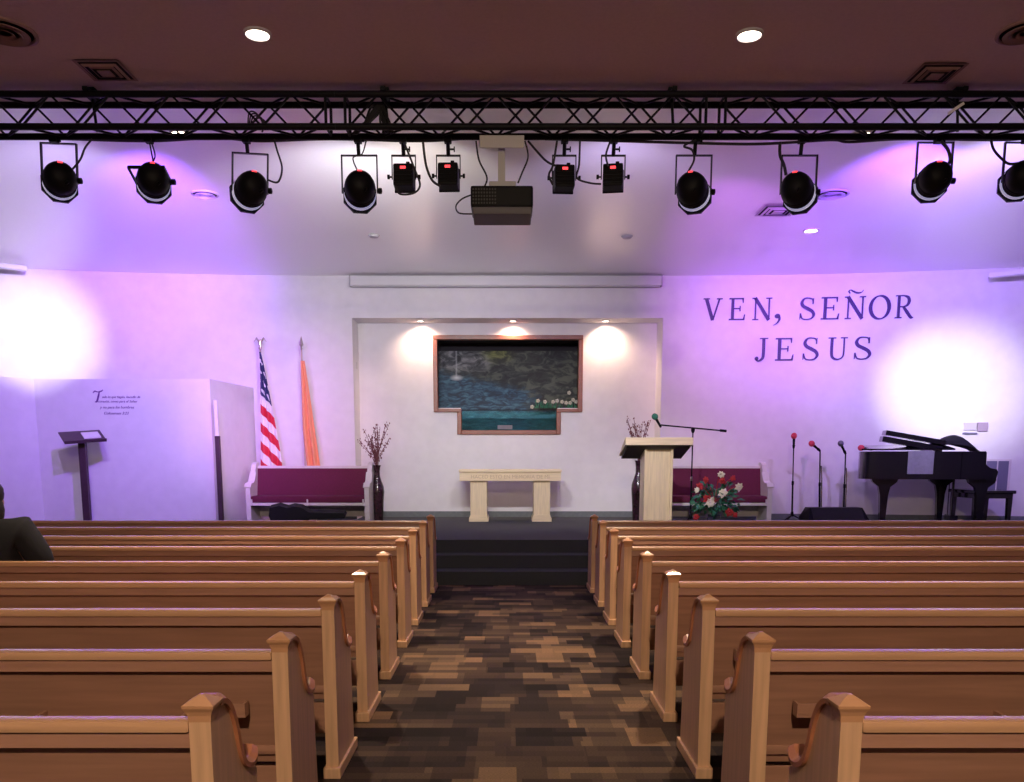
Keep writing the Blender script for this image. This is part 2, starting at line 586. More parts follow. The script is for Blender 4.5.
# ------------------------------------------------------------------ ceiling fittings
def downlight(px, py, label, lit=True, r=.082):
    d = Vector(P(px, py, 5)) - Vector((0, 0, EYE))
    t = (CEIL - EYE) / d.z
    c = Vector((0, 0, EYE)) + d * t
    o = thing('ceiling_downlight', label, 'ceiling light', (c.x, c.y, CEIL), group='round ceiling downlights')
    MB().lathe([(r * 1.18, 0), (r * 1.18, -.012), (r, -.018), (r * .96, -.004), (r * .96, 0)], n=28).build('trim_ring', M['vent_white'], o, smooth=True)
    MB().lathe([(r * .95, -.003), (r * .9, -.010), (0, -.013)], n=28).build('lamp_disc', M['lamp'], o)
    return c


D1 = downlight(257.5, 33, 'bright round ceiling downlight over the left pews')
D2 = downlight(749.5, 34, 'bright round ceiling downlight over the right pews')
D3 = downlight(811, 230, 'bright round downlight over the stage near the square vent', r=.085)
D4 = downlight(181, 133, 'round downlight glimpsed through the left part of the black truss', r=.085)
D5 = downlight(862, 134, 'round downlight glimpsed through the right part of the black truss', r=.085)


def on_ceiling(px, py):
    d = Vector(P(px, py, 5)) - Vector((0, 0, EYE))
    return Vector((0, 0, EYE)) + d * ((CEIL - EYE) / d.z)


def round_diffuser(px, py, R, label, m):
    c = on_ceiling(px, py)
    o = thing('ceiling_diffuser', label, 'ceiling vent', (c.x, c.y, CEIL), group='round ceiling diffusers')
    MB().lathe([(R, 0), (R, -.010), (R * .9, -.016), (R * .87, -.01), (R * .87, 0)], n=36).build('outer_ring', m, o, smooth=True)
    MB().lathe([(R * .85, -.004), (0, -.004)], n=36).build('backing', M['vent_dark'], o)
    for k in (.66, .44, .22):
        MB().lathe([(R * k, -.012), (R * (k + .10), -.022), (R * (k + .09), -.026), (R * k, -.016)], n=32).build('ring', m, o, smooth=True)


def square_vent(px, py, S, label, m):
    c = on_ceiling(px, py)
    o = thing('ceiling_vent', label, 'ceiling vent', (c.x, c.y, CEIL), group='square ceiling vents')
    MB().box(-S * .97, S * .97, -S * .97, S * .97, -.006, 0).build('backing', M['vent_dark'], o)

    def ring(r0, r1, z0, z1, nm):
        b = MB()
        for k in range(4):
            a = [(-r1, -r1), (r1, -r1), (r1, r1), (-r1, r1)]
            i = [(-r0, -r0), (r0, -r0), (r0, r0), (-r0, r0)]
            j = (k + 1) % 4
            b.quad((*a[k], z0), (*a[j], z0), (*i[j], z1), (*i[k], z1))
            b.quad((*a[k], z0 + .004), (*a[j], z0 + .004), (*i[j], z1 + .004), (*i[k], z1 + .004))
        b.build(nm, m, o)
    ring(S * .92, S * 1.05, -.012, -.012, 'outer_frame')
    ring(S * .70, S * .80, -.020, -.030, 'louvre')
    ring(S * .47, S * .56, -.020, -.030, 'louvre')
    MB().box(-S * .30, S * .30, -S * .30, S * .30, -.034, -.026, .003).build('centre_plate', m, o)


round_diffuser(4, 31, .215, 'round tan diffuser at the left end of the ceiling before the truss', M['vent_tan'])
round_diffuser(1026, 31, .19, 'round tan diffuser at the right end of the ceiling before the truss', M['vent_tan'])
round_diffuser(205, 194, .15, 'round white diffuser on the stage ceiling left of the truss lamps', M['vent_white'])
round_diffuser(832, 194, .19, 'round white diffuser on the stage ceiling beside the right truss lamps', M['vent_white'])
square_vent(106, 69.5, .165, 'square tan vent in the ceiling left of the left downlight', M['vent_tan'])
square_vent(935, 72.5, .165, 'square tan vent in the ceiling right of the right downlight', M['vent_tan'])
square_vent(778, 210, .21, 'square white vent in the stage ceiling partly behind a black spotlight', M['vent_white'])
for px_, py_, lb in ((374, 235, 'small flat smoke detector on the stage ceiling left of the projector'), (627, 236, 'small flat smoke detector on the stage ceiling right of the projector')):
    c = on_ceiling(px_, py_)
    o = thing('smoke_detector', lb, 'smoke detector', (c.x, c.y, CEIL), group='smoke detectors')
    MB().lathe([(.07, 0), (.07, -.012), (.055, -.03), (0, -.034)], n=24).build('cover', M['vent_white'], o, smooth=True)
    MB().lathe([(.078, 0), (.078, -.008), (.07, -.012)], n=24).build('base_ring', M['grey_metal'], o)

# ------------------------------------------------------------------ truss
TY0, TY1, TZ1, TZ0 = 7.10, 7.31, 4.41, 4.166
tr = thing('lighting_truss', 'long black box truss hanging under the ceiling across the stage', 'truss', (0, TY0, TZ0))
RC = .026
sections = [(-4.40, -1.455), (-1.30, 1.58), (1.735, 4.70)]
hz = TZ1 - TZ0; dy = TY1 - TY0


def web(x0, x1, y0, z0, y1, z1, n, flip, r=.0095):
    b = MB()
    for k in range(n):
        xa = x0 + (x1 - x0) * k / n; xb = x0 + (x1 - x0) * (k + 1) / n
        A, B = ((y0, z0), (y1, z1)) if (k + flip) % 2 == 0 else ((y1, z1), (y0, z0))
        b.tube([(xa, *A), (xb, *B)], r, 6)
    return b


for x0, x1 in sections:
    sec = bpy.data.objects.new('truss_section', None); COL.objects.link(sec); sec.parent = tr
    for y, z in ((0, 0), (0, hz), (dy, 0), (dy, hz)):
        MB().tube([(x0 - .077, y, z), (x1 + .077, y, z)], RC, 10).build('chord', M['truss'], sec, smooth=True)
    n = 12
    a0, a1 = x0 + .03, x1 - .03
    web(a0, a1, 0, 0, 0, hz, n, 0).build('lattice', M['truss'], sec)
    web(a0, a1, dy, 0, dy, hz, n, 1).build('lattice', M['truss'], sec)
    web(a0, a1, 0, hz, dy, hz, n, 1).build('lattice', M['truss'], sec)
    web(a0, a1, 0, 0, dy, 0, n, 0).build('lattice', M['truss'], sec)
    for x in (x0, x1):
        b = MB()
        b.tube([(x, 0, 0), (x, 0, hz)], .012, 6).tube([(x, dy, 0), (x, dy, hz)], .012, 6)
        b.tube([(x, 0, 0), (x, dy, 0)], .012, 6).tube([(x, 0, hz), (x, dy, hz)], .012, 6)
        b.build('end_frame', M['truss'], sec)
for px_ in (92, 385, 672, 958):
    x = P(px_, 90, TY0 + .1).x
    b = MB()
    b.box(x - .035, x + .035, .06, .15, hz + .0, CEIL - TZ0, .006)
    b.box(x - .02, x + .02, -.03, dy + .03, hz + .02, hz + .05, .004)
    b.tube([(x, .1, hz), (x + .02, .1, -.0)], .012, 6)
    b.build('hanging_clamp', M['truss'], tr)
p0, p1 = P(949, 113, TY0 - .03), P(964, 103, TY0 - .03)
dv = p1 - p0
MB().box(-.01, dv.length, -.004, .004, -.011, .011, .002).xform(Matrix.Translation(p0 - Vector((0, TY0, TZ0))) @ Matrix.Rotation(-math.atan2(dv.z, dv.x), 4, 'Y')).build('white_tape', M['sheet'], tr)['label'] = 'white strip of tape'


def cable(name, pts, r, label, m='rubber', n=7):
    return tag(MB().tube(catmull(pts, n), r, 6).build(name, M[m], smooth=True), label, 'cable', 'cables on the lighting truss')


def pxs(lst, Y):
    return [P(a, b_, Y) for a, b_ in lst]


cable('power_cable', pxs([(0, 136), (70, 139), (150, 141), (215, 138), (260, 141), (330, 139), (420, 141), (470, 138)], TY1 + .03), .011, 'black cable run tied along the left half of the truss bottom')
cable('power_cable', pxs([(545, 139), (620, 141), (690, 143), (760, 144), (830, 140), (850, 142), (905, 139), (1000, 140), (1030, 138)], TY1 + .03), .011, 'black cable run tied along the right half of the truss bottom')
cable('power_cable', pxs([(70, 172), (80, 160), (85, 148), (92, 139)], 7.28), .008, 'short black cable from the leftmost spotlight up to the truss')
cable('power_cable', pxs([(150, 166), (155, 157), (153, 147), (150, 140)], 7.28), .006, 'thin black cable above the second spotlight from the left')
cable('power_cable', pxs([(268, 180), (278, 182), (282, 168), (277, 150), (274, 139)], 7.28), .008, 'black cable looping up beside the third spotlight from the left')
cable('power_cable', pxs([(358, 172), (353, 158), (362, 154), (366, 141)], 7.26), .006, 'black cable kinked above the fourth spotlight from the left')
cable('power_cable', pxs([(404, 142), (415, 170), (420, 185), (414, 193), (400, 194), (396, 186)], 7.24), .008, 'black cable looped under the left small square spotlight')
cable('power_cable', pxs([(423, 142), (426, 165), (432, 180), (440, 186)], 7.24), .010, 'thick black cable curving to the small square spotlight near the projector')
cable('power_cable', pxs([(476, 141), (479, 160), (487, 178), (482, 191)], 7.16), .007, 'thin black cable hanging left of the projector pole')
cable('power_cable', pxs([(525, 141), (528, 157), (522, 173), (518, 183)], 7.16), .007, 'thin black cable hanging right of the projector pole')
cable('power_cable', pxs([(528, 141), (545, 160), (556, 166)], 7.22), .009, 'straight black cable slanting to the spotlight right of the projector')
cable('power_cable', pxs([(557, 141), (553, 165), (549, 175), (553, 185)], 7.23), .009, 'black cable beside the left flank of the spotlight right of the projector')
cable('power_cable', pxs([(580, 141), (579, 165), (577, 178), (590, 183), (601, 184)], 7.23), .008, 'black cable linking the two small spotlights right of the projector')
cable('power_cable', pxs([(610, 142), (606, 155), (608, 166)], 7.23), .008, 'short black cable above the right small square spotlight')
cable('power_cable', pxs([(688, 172), (694, 160), (692, 150), (684, 146), (696, 140)], 7.25), .009, 'black cable bundle above the lamp right of the small spotlights')
cable('power_cable', pxs([(780, 142), (780, 155), (784, 165), (786, 175)], 7.25), .013, 'thick black cable down the yoke of the third lamp from the right')
cable('power_cable', pxs([(941, 141), (948, 150), (950, 160), (946, 168)], 7.25), .013, 'thick black cable at the second lamp from the right')
cable('power_cable', pxs([(991, 140), (994, 150), (1003, 160), (1010, 164), (1020, 163)], 7.25), .011, 'black cable drooping to the rightmost lamp')
cable('power_cable', pxs([(472, 214), (459, 213), (456, 206), (462, 199), (471, 195)], 7.1), .006, 'thin black cable looped at the left end of the projector')
# cable bundle coiled in the truss
b = MB()
for k in range(12):
    a = rnd.uniform(0, 1)
    pts = pxs([(352 + 8 * a, 134), (364 + rnd.uniform(-4, 4), 126 - 6 * a), (374 + rnd.uniform(-3, 4), 112 + rnd.uniform(-6, 5)), (380 + rnd.uniform(-3, 5), 106), (384 + rnd.uniform(-4, 6), 122), (390 + rnd.uniform(-8, 4), 133)], TY0 + .1 + rnd.uniform(-.04, .05))
    b.tube(catmull(pts, 5), .010, 6)
tag(b.build('cable_bundle', M['rubber'], smooth=True), 'tangled bundle of black cables inside the truss left of the projector', 'cable', 'cables on the lighting truss')
b = MB()
for k in range(4):
    pts = pxs([(248 + k, 130), (249 + 2 * k, 113 + k * 2), (256 + 2 * k, 113 + 2 * k), (263 + k, 124), (262, 132)], TY1 - .05)
    b.tube(catmull(pts, 5), .006, 6)
tag(b.build('cable_bundle', M['rubber'], smooth=True), 'small coil of black cable in the truss above the third spotlight', 'cable', 'cables on the lighting truss')

# ------------------------------------------------------------------ spotlights
SPOTS = []


def par_can(px, py, ytop, pan, tilt, label, yoke_vis=True, roll=0, lamp_dir=None):
    """round lamp with octagonal front frame; axis +Y when pan = tilt = 0"""
    Y = 7.36
    c = P(px, py, Y)
    zt_ = P(px, ytop, Y).z if yoke_vis else c.z + .16
    o = thing('stage_spotlight', label, 'stage light', c, 0, 'round black stage spotlights')
    rot = Matrix.Rotation(math.radians(-pan), 4, 'Z') @ Matrix.Rotation(math.radians(-tilt), 4, 'X')
    h = MB()
    h.lathe([(0, -.20), (.045, -.198), (.085, -.180), (.112, -.145), (.126, -.09), (.128, -.02), (.124, .04), (.118, .045)], axis='Y', n=28)
    for k in range(3):
        h.lathe([(.126, -.05 + k * .03), (.131, -.045 + k * .03), (.126, -.04 + k * .03)], axis='Y', n=28)
    h.tube([(.03, -.17, -.07), (.05, -.21, -.06)], .012, 8)
    ho = h.xform(rot).build('housing', M['black'], o, smooth=True)
    f = MB()
    n = 8
    for y0, y1, ri, ro in ((.095, .125, .130, .150),):
        f.lathe([(ri, y0), (ro, y0), (ro, y1), (ri, y1), (ri, y0)], axis='Y', n=n, phase=PI / 8)
    for k in range(4):
        a = PI / 4 + k * PI / 2
        f.box(-.010, .010, .04, .10, -.004, .004, rot=None).bm
    f.xform(rot).build('gel_frame', M['black'], o)
    MB().lathe([(.100, .062), (.133, .062), (.133, .074), (.100, .074), (.100, .062)], axis='Y', n=28).xform(rot).build('rim', M['glow'], o, smooth=True)
    MB().lathe([(.100, .065), (0, .068)], axis='Y', n=28).xform(rot).build('lens', M['rim'], o)
    disp = MB().box(-.018, .018, -.176, -.160, .088, .102, .002, rot=Matrix.Rotation(.75, 3, 'X')).xform(rot)
    disp.build('display', M['led'], o)['label'] = 'glowing red display'
    w = .146
    zz = zt_ - c.z
    y = MB()
    y.box(-w - .006, -w + .004, -.014, .014, -.02, zz, .002).box(w - .004, w + .006, -.014, .014, -.02, zz, .002)
    y.box(-w - .006, w + .006, -.014, .014, zz - .010, zz, .002)
    if not yoke_vis:
        y.xform(Matrix.Rotation(math.radians(62), 4, 'X'))
    else:
        y.xform(Matrix.Rotation(math.radians(roll), 4, 'Y'))
    y.build('yoke', M['yoke'], o)
    MB().lathe([(.016, w - .0), (.024, w + .012), (.024, w + .035), (.010, w + .04)], axis='X', n=12).build('knob', M['black'], o)
    zc = TZ0 + RC - c.z
    k = MB()
    k.tube([(0, TY1 - Y, zc - .03), (0, TY1 - Y + .03, max(zz, .1) - .01)] if yoke_vis else [(0, TY1 - Y, zc - .03), (0, .02, .16)], .016 if yoke_vis else .006, 8)
    k.box(-.03, .03, TY1 - Y - .035, TY1 - Y + .035, zc - .075, zc - .03, .006)
    k.tube([(.0, TY1 - Y, zc - .06), (.055, TY1 - Y, zc - .06)], .008, 6)
    k.build('clamp', M['black'], o)
    axis = (rot @ Vector((0, 1, 0, 0))).to_3d()
    SPOTS.append((c + axis * .2))
    return o


par_can(60, 181, 143, -30, 2, 'leftmost round black spotlight on the truss, above the left partition', roll=2)
par_can(153.5, 182, 150, -22, 2, 'second round black spotlight from the left, without visible yoke', yoke_vis=False)
par_can(250, 191, 153, -31, 6, 'third round black spotlight from the left, turned to the left', roll=3)
par_can(360, 191, 155, -10, 6, 'fourth round black spotlight from the left, nearest left of the square lamps')
par_can(693, 192, 155, 21, 6, 'fourth round black spotlight from the right, just right of the square lamps')
par_can(798, 192, 155, 30, 7, 'third round black spotlight from the right, overlapping a square vent')
par_can(933, 181, 142, 12, 2, 'second round black spotlight from the right, turned to the left')
par_can(1020, 180, 142, 15, 2, 'rightmost round black spotlight, cut by the edge of the photograph')


def square_lamp(px, py, ytop, pan, label):
    Y = 7.36
    c = P(px, py, Y)
    o = thing('square_spotlight', label, 'stage light', c, 0, 'small square stage spotlights')
    rot = Matrix.Rotation(math.radians(-pan), 4, 'Z') @ Matrix.Rotation(math.radians(-6), 4, 'X')
    h = MB()
    h.box(-.083, .083, -.07, .07, -.095, .085, .014)
    for k in range(4):
        h.box(-.07, .07, -.078, -.068, -.07 + k * .03, -.058 + k * .03, .002)
    h.box(.02, .05, -.03, .0, .08, .115, .004)
    h.xform(rot).build('housing', M['black'], o)
    MB().box(-.088, .088, .07, .085, -.10, .09, .006).xform(rot).build('front_frame', M['black'], o)
    MB().box(-.07, .07, .083, .087, -.08, .07).xform(rot).build('lens', M['rim'], o)
    MB().box(-.022, .022, -.083, -.077, .035, .055, .001).xform(rot).build('display', M['led'], o)['label'] = 'glowing red display'
    zz = P(px, ytop, Y).z - c.z
    y = MB()
    w = .098
    y.box(-w - .004, -w + .004, -.012, .012, -.02, zz, .002).box(w - .004, w + .004, -.012, .012, -.02, zz, .002)
    y.box(-w - .004, w + .004, -.012, .012, zz - .012, zz, .002)
    y.build('yoke', M['yoke'], o)
    b = MB()
    for s in (-1, 1):
        b.lathe([(.008, 0), (.008, .02), (.02, .024), (.02, .04), (.008, .042)], n=10).xform(Matrix.Identity(4)) if False else b.tube([(s * w, 0, 0), (s * (w + .02), 0, 0), (s * (w + .021), 0, 0), (s * (w + .04), 0, 0)], [.007, .007, .018, .018], 10)
    b.build('knob', M['black'], o)
    zc = TZ0 + RC - c.z
    k = MB()
    k.tube([(0, TY1 - Y, zc - .03), (0, 0, zz - .01)], .016, 8)
    k.box(-.03, .03, TY1 - Y - .035, TY1 - Y + .035, zc - .075, zc - .03, .006)
    k.tube([(0, 0, zz + .045), (.05, 0, zz + .045)], .008, 6)
    k.box(.045, .055, -.01, .01, zz + .025, zz + .065, .003)
    k.build('clamp', M['black'], o)
    SPOTS.append(c + Vector((math.sin(math.radians(pan)) * .16, .16, -.02)))


square_lamp(404, 177, 155, 0, 'leftmost small square black spotlight, left of the projector')
square_lamp(448.5, 176, 155, 2, 'small square black spotlight right beside the projector, on its left')
square_lamp(564, 178, 155, -4, 'small square black spotlight next to the projector, on its right')
square_lamp(613, 177, 155, 8, 'rightmost small square black spotlight, right of the projector')

# ------------------------------------------------------------------ projector
pj = P(502, 205, 7.18)
o = thing('projector', 'black ceiling projector hanging on a grey pole under the truss', 'projector', pj)
zc = TZ0 - .105 - pj.z
MB().box(-.25, .25, -.16, .18, -.06, .105, .018).build('body', M['black'], o)
b = MB()
b.box(-.235, .24, -.165, .175, -.115, -.058, .01)
b.build('base_panel', M['proj_under'], o)
b = MB()
for k in range(9):
    for j in range(5):
        b.box(-.235 + k * .022, -.222 + k * .022, -.164, -.158, -.035 + j * .026, -.022 + j * .026)
b.build('vent_grille', M['proj_slot'], o)
MB().lathe([(.05, .175), (.055, .2), (.045, .205), (0, .2)], axis='Y', n=20).build('lens', M['black'], o, smooth=True)
MB().box(-.105, .115, -.07, .07, .105, .165, .008).build('mount_bracket', M['grey_metal'], o)
MB().box(-.032, .026, -.03, .03, .165, zc - .0, .004).build('pole', M['grey_metal'], o)
b = MB()
b.box(-.178, .178, -.10, -.085, zc - .06, zc + .035, .004).box(-.178, .178, -.085, .12, zc + .015, zc + .03, .003)
for x in (-.14, .14):
    b.tube([(x, .1, zc + .02), (x, .1, zc + .085)], .012, 8)
for x in (-.07, -.055, .05, .065):
    b.box(x - .004, x + .004, -.106, -.1, zc - .035, zc + .02, .001)
b.build('mounting_plate', M['grey_metal'], o)

# ------------------------------------------------------------------ rolled screens
def screen_case(pa, pb, Y0, Y1, hh, label):
    a, c = P(*pa, Y0), P(*pb, Y1)
    m = (a + c) / 2
    d = c - a
    rz = math.atan2(d.y, d.x)
    L = Vector((d.x, d.y)).length / 2
    o = thing('screen_case', label, 'projection screen', (m.x, m.y, m.z), rz, 'rolled projection screens')
    b = MB().box(-L, L, -.07, .05, -hh / 2, hh / 2, .02)
    b.build('housing', M['case'], o)
    MB().box(-L + .02, L - .02, -.05, -.02, -hh / 2 - .018, -hh / 2 + .01, .004).build('bottom_bar', M['grey_metal'], o)
    b = MB()
    for x in (-L - .01, L):
        b.box(x, x + .012, -.075, .055, -hh / 2 - .004, hh / 2 + .01, .003)
    b.build('end_cap', M['grey_metal'], o)
    return o


screen_case((350.5, 281.5), (661, 281.5), 14.13, 14.13, .15, 'long white rolled projector screen case above the niche')
xL = P(27, 268, 13.4).x; xR = P(989, 274, 13.35).x
def side_case(px, py, sgn, label):
    Y = wallY(sgn * 7.6) - .45
    a = P(px, py, Y)
    o = thing('screen_case', label, 'projection screen', (a.x, a.y, a.z), sgn * math.radians(-38), 'rolled projection screens')
    MB().box(*((0, 2.6) if sgn > 0 else (-2.6, 0)), -.035, .035, -.035, .035, .012).build('housing', M['case'], o)
    MB().box(*((.02, 2.58) if sgn > 0 else (-2.58, -.02)), -.02, .0, -.05, -.03, .004).build('bottom_bar', M['grey_metal'], o)
    # brackets to the ceiling
    b = MB()
    for x in (.4, 2.2):
        b.tube([(sgn * x, 0, .03), (sgn * x, 0, CEIL - a.z)], .004, 6)
    b.build('bracket', M['case'], o)
side_case(27, 268.5, -1, 'white rolled screen case hanging high at the left edge of the stage')
side_case(989, 275.5, 1, 'white rolled screen case hanging high at the right edge of the stage')

# ------------------------------------------------------------------ wall letters
def curve(pts, n=8):
    return [(v.x, v.y) for v in catmull([(a, b_, 0) for a, b_ in pts], n)]


def lerpw(n, ws):
    out = []
    for i in range(n):
        s = i / (n - 1) * (len(ws) - 1)
        k = min(int(s), len(ws) - 2)
        out.append(ws[k] + (ws[k + 1] - ws[k]) * (s - k))
    return out


def stroke(mb, pts, ws, d=(-.03, 0), curved=True):
    q = curve(pts) if curved and len(pts) > 2 else [tuple(p) for p in pts]
    mb.ribbon(q, lerpw(len(q), ws if isinstance(ws, (list, tuple)) else [ws, ws]), *d)


def glyph(ch):
    g = MB()
    S = lambda p, w, c=True: stroke(g, p, w, curved=c)
    bar = lambda x0, x1, z, w=.045: stroke(g, [(x0, z), (x1, z)], w)
    if ch == 'V':
        S([(.10, 1), (.43, 0)], .15); S([(.76, 1), (.44, 0)], .075)
        bar(-.04, .27, .98); bar(.62, .90, .98)
    elif ch == 'E':
        S([(.19, 0), (.19, 1)], .13); bar(.02, .70, .975, .055); bar(.2, .56, .52, .05); bar(.02, .76, .025, .06)
        S([(.68, 1), (.69, .78)], [.07, .03]); S([(.55, .64), (.55, .40)], [.04, .04]); S([(.73, 0), (.78, .26)], [.08, .03])
    elif ch in 'NÑ':
        S([(.15, 0), (.15, 1)], .065); S([(.86, 0), (.86, 1)], .065); S([(.12, 1), (.86, 0)], .15)
        bar(0, .31, .02); bar(-.03, .2, .98); bar(.70, 1.0, .98)
        if ch == 'Ñ':
            S([(.22, 1.14), (.14, 1.24), (.24, 1.29), (.36, 1.23), (.55, 1.16), (.75, 1.17), (.86, 1.27)], [.03, .05, .03, .06, .07, .05, .02])
    elif ch == 'O':
        n = 40
        pts = [(.5 + .44 * math.cos(2 * PI * k / n), .5 + .5 * math.sin(2 * PI * k / n)) for k in range(n + 1)]
        ws = [.05 + .11 * abs(math.cos(2 * PI * k / n - .15)) ** 1.2 for k in range(n + 1)]
        g.ribbon(pts, ws, -.03, 0)
    elif ch == 'R':
        S([(.17, 0), (.17, 1)], .13); bar(.0, .34, .02); bar(0, .2, .98)
        S([(.17, .975), (.42, .975), (.62, .90), (.68, .74), (.60, .57), (.40, .50), (.2, .50)], [.05, .05, .12, .15, .11, .05, .05])
        S([(.40, .5), (.60, .26), (.80, .03), (.92, .02)], [.09, .14, .12, .03])
    elif ch == 'S':
        S([(.60, .76), (.57, .93), (.40, .985), (.22, .95), (.13, .78), (.2, .62), (.40, .50), (.58, .38), (.65, .22), (.55, .06), (.34, .015), (.16, .07), (.10, .27)],
          [.03, .05, .05, .08, .12, .13, .14, .13, .11, .07, .05, .05, .03])
        S([(.60, .72), (.62, .98)], [.05, .02]); S([(.09, .30), (.07, .02)], [.05, .02])
    elif ch == 'J':
        S([(.40, 1), (.40, .25), (.33, .06), (.16, -.02), (.06, .06)], [.13, .13, .11, .06, .09])
        g.lathe([(.085, -.03), (.085, 0)], (.09, 0, .09), 'Y', 14)
        bar(.22, .60, .98)
    elif ch == 'U':
        S([(.19, 1), (.19, .32), (.26, .1), (.48, .02), (.70, .10), (.78, .32), (.78, 1)], [.13, .13, .11, .07, .06, .06, .06])
        bar(.02, .38, .98); bar(.62, .94, .98)
    elif ch == ',':
        g.lathe([(.10, -.03), (.10, 0)], (.16, 0, .12), 'Y', 14)
        S([(.22, .14), (.24, -.02), (.16, -.18), (.02, -.28)], [.07, .08, .05, .02])
    return g


def put(ch, xa, xb, yt, yb_, label, nat=(0, 1)):
    xm = (xa + xb) / 2
    X = 5.0
    for _ in range(6):
        X = P(xm, yb_, wallY(X)).x
    Y = wallY(X) - .004
    a = P(xa, yb_, Y); c = P(xb, yb_, Y); top = P(xm, yt, Y)
    h = top.z - a.z
    slope = math.atan(-.044 * (X - 2.7))
    g = glyph(ch)
    xs = [v.co.x for v in g.bm.verts]
    x0, x1 = min(xs), max(xs)
    wdt = (c.x - a.x) / math.cos(slope)
    sx = wdt / (x1 - x0)
    for v in g.bm.verts:
        v.co = Vector(((v.co.x - (x0 + x1) / 2) * sx, v.co.y, v.co.z * h))
    o = g.build('wall_letter', M['letter'], loc=((a.x + c.x) / 2, Y, a.z))
    o.rotation_euler = (0, 0, slope)
    tag(o, label, 'letter', 'letters of the wall motto')


put('V', 702.9, 721.6, 298.6, 320.4, 'dark capital V that starts the upper line of wall letters')
put('E', 728.7, 744.4, 298.3, 320.2, 'dark capital E between V and N in the upper wall line')
put('N', 751.6, 770.9, 298.0, 320.2, 'dark capital N before the comma in the upper wall line')
put(',', 773.2, 780.2, 296.0, 319.0, 'dark comma in the upper line of wall letters')
put('S', 799.5, 814.2, 298.0, 320, 'dark capital S after the comma in the upper wall line')
put('E', 820.8, 838.1, 297.3, 319.5, 'dark capital E right after the S in the upper wall line')
put('Ñ', 844.2, 863.9, 296.6, 319, 'dark capital N with a tilde in the upper wall line')
put('O', 868.6, 889.2, 296, 319, 'dark round capital O in the upper wall line')
put('R', 895, 912, 295.3, 318.2, 'dark capital R that ends the upper wall line')
put('J', 754.5, 766.9, 338.2, 360.6, 'dark capital J that starts the lower line of wall letters')
put('E', 775, 792.6, 338.2, 360.5, 'dark capital E right after the J in the lower wall line')
put('S', 802.5, 817.7, 337.8, 360.3, 'dark capital S in the middle of the lower wall line')
put('U', 827.8, 845.8, 337.6, 360, 'dark capital U in the lower wall line')
put('S', 854, 870, 337, 359.5, 'dark capital S that ends the lower wall line')

# ------------------------------------------------------------------ left partition
PY = 12.5
xa_ = P(213, 450, PY).x; xb_ = P(39, 450, PY).x
pz = P(130, 379, PY).z
b = MB()
th = .1
poly = [(-4.22, 14.10), (xa_, PY), (xb_, PY), (xb_ - .85, 9.9 + 1.2), (xb_ - .95, 11.15), (xb_ - .1, PY + th), (xa_ - .12, PY + th), (-4.34, 14.10)]
b.prism(poly, 'Z', STG, pz)
struct(b.build('wall_partition', M['wall']))
# verse in vinyl script on the partition
def text_mesh(body, size, shear, loc, rz, m, name, parent=None, depth=.002, align='CENTER'):
    cu = bpy.data.curves.new(name, 'FONT')
    cu.body = body; cu.size = size; cu.shear = shear; cu.extrude = depth; cu.align_x = align
    tmp = bpy.data.objects.new(name, cu)
    COL.objects.link(tmp)
    dg = bpy.context.evaluated_depsgraph_get()
    me = bpy.data.meshes.new_from_object(tmp.evaluated_get(dg))
    bpy.data.objects.remove(tmp)
    me.transform(Matrix.Rotation(PI / 2, 4, 'X'))
    me.materials.clear(); me.materials.append(m)
    o = bpy.data.objects.new(name, me); COL.objects.link(o)
    o.location = loc; o.rotation_euler = (0, 0, rz)
    if parent is not None:
        o.parent = parent
    return o


vp = P(116, 402, PY - .006)
ve = thing('wall_verse', 'small four-line script verse on the left white partition', 'wall text', vp)
def line(body, px, py, size):
    q = P(px, py, PY - .006) - vp
    text_mesh(body, size, .35, q, 0, M['verse'], 'verse_line', ve)
line('odo lo que hagáis, hacedlo de', 121, 398, .047)
line('corazón, como para el Señor', 117.5, 402.5, .049)
line('y no para los hombres', 117, 408.5, .055)
line('Colosenses 3:23', 116, 414.5, .055)
bq = MB()
stroke(bq, [(-.33, .13), (-.30, .155), (-.26, .145), (-.21, .155), (-.18, .175)], [.008, .022, .012, .02, .008], (-.002, .002))
stroke(bq, [(-.235, .15), (-.255, .08), (-.28, .01), (-.31, .0)], [.014, .026, .026, .008], (-.002, .002))
bq.build('initial', M['verse'], ve)

# slim two-tone upright by the partition
a = P(217, 400, 12.3)
o = thing('slim_upright', 'slim two-tone upright, pale on top and dark below, by the partition edge', 'pole', (P(220.5, 500, 12.3).x, 12.3, STG))
MB().box(-.032, .032, -.03, .03, .02, P(219, 436, 12.3).z - STG, .004).build('lower_shaft', M['lectern_dark'], o)
MB().box(-.026, .026, -.024, .024, P(219, 436, 12.3).z - STG, a.z - STG, .004).build('upper_shaft', M['wall'], o)
MB().box(-.12, .12, -.12, .12, 0, .02, .004).build('foot', M['lectern_dark'], o)

# ------------------------------------------------------------------ left lectern stand
ly = 11.9
tp = P(82, 440, ly)
o = thing('music_stand', 'dark lectern stand with tilted tray before the left partition', 'lectern', (tp.x, ly, STG))
hp = tp.z - STG
MB().box(-.05, .05, -.03, .03, .03, hp, .006).build('post', M['lectern_dark'], o)
MB().box(-.25, .25, -.2, .2, 0, .03, .008).build('base', M['lectern_dark'], o)
T = Matrix.Translation((-.0, .02, hp + .035)) @ Matrix.Rotation(math.radians(38), 4, 'Z') @ Matrix.Rotation(math.radians(21), 4, 'X') @ Matrix.Rotation(math.radians(-5), 4, 'Y')
b = MB().box(-.27, .27, -.22, .22, 0, .02, .006).box(-.27, .27, -.22, -.20, .02, .045, .004)
b.xform(T).build('tray', M['lectern_dark'], o)
b = MB().box(-.06, .06, -.05, .05, -.05, .0, .006).xform(T).build('bracket', M['black'], o)
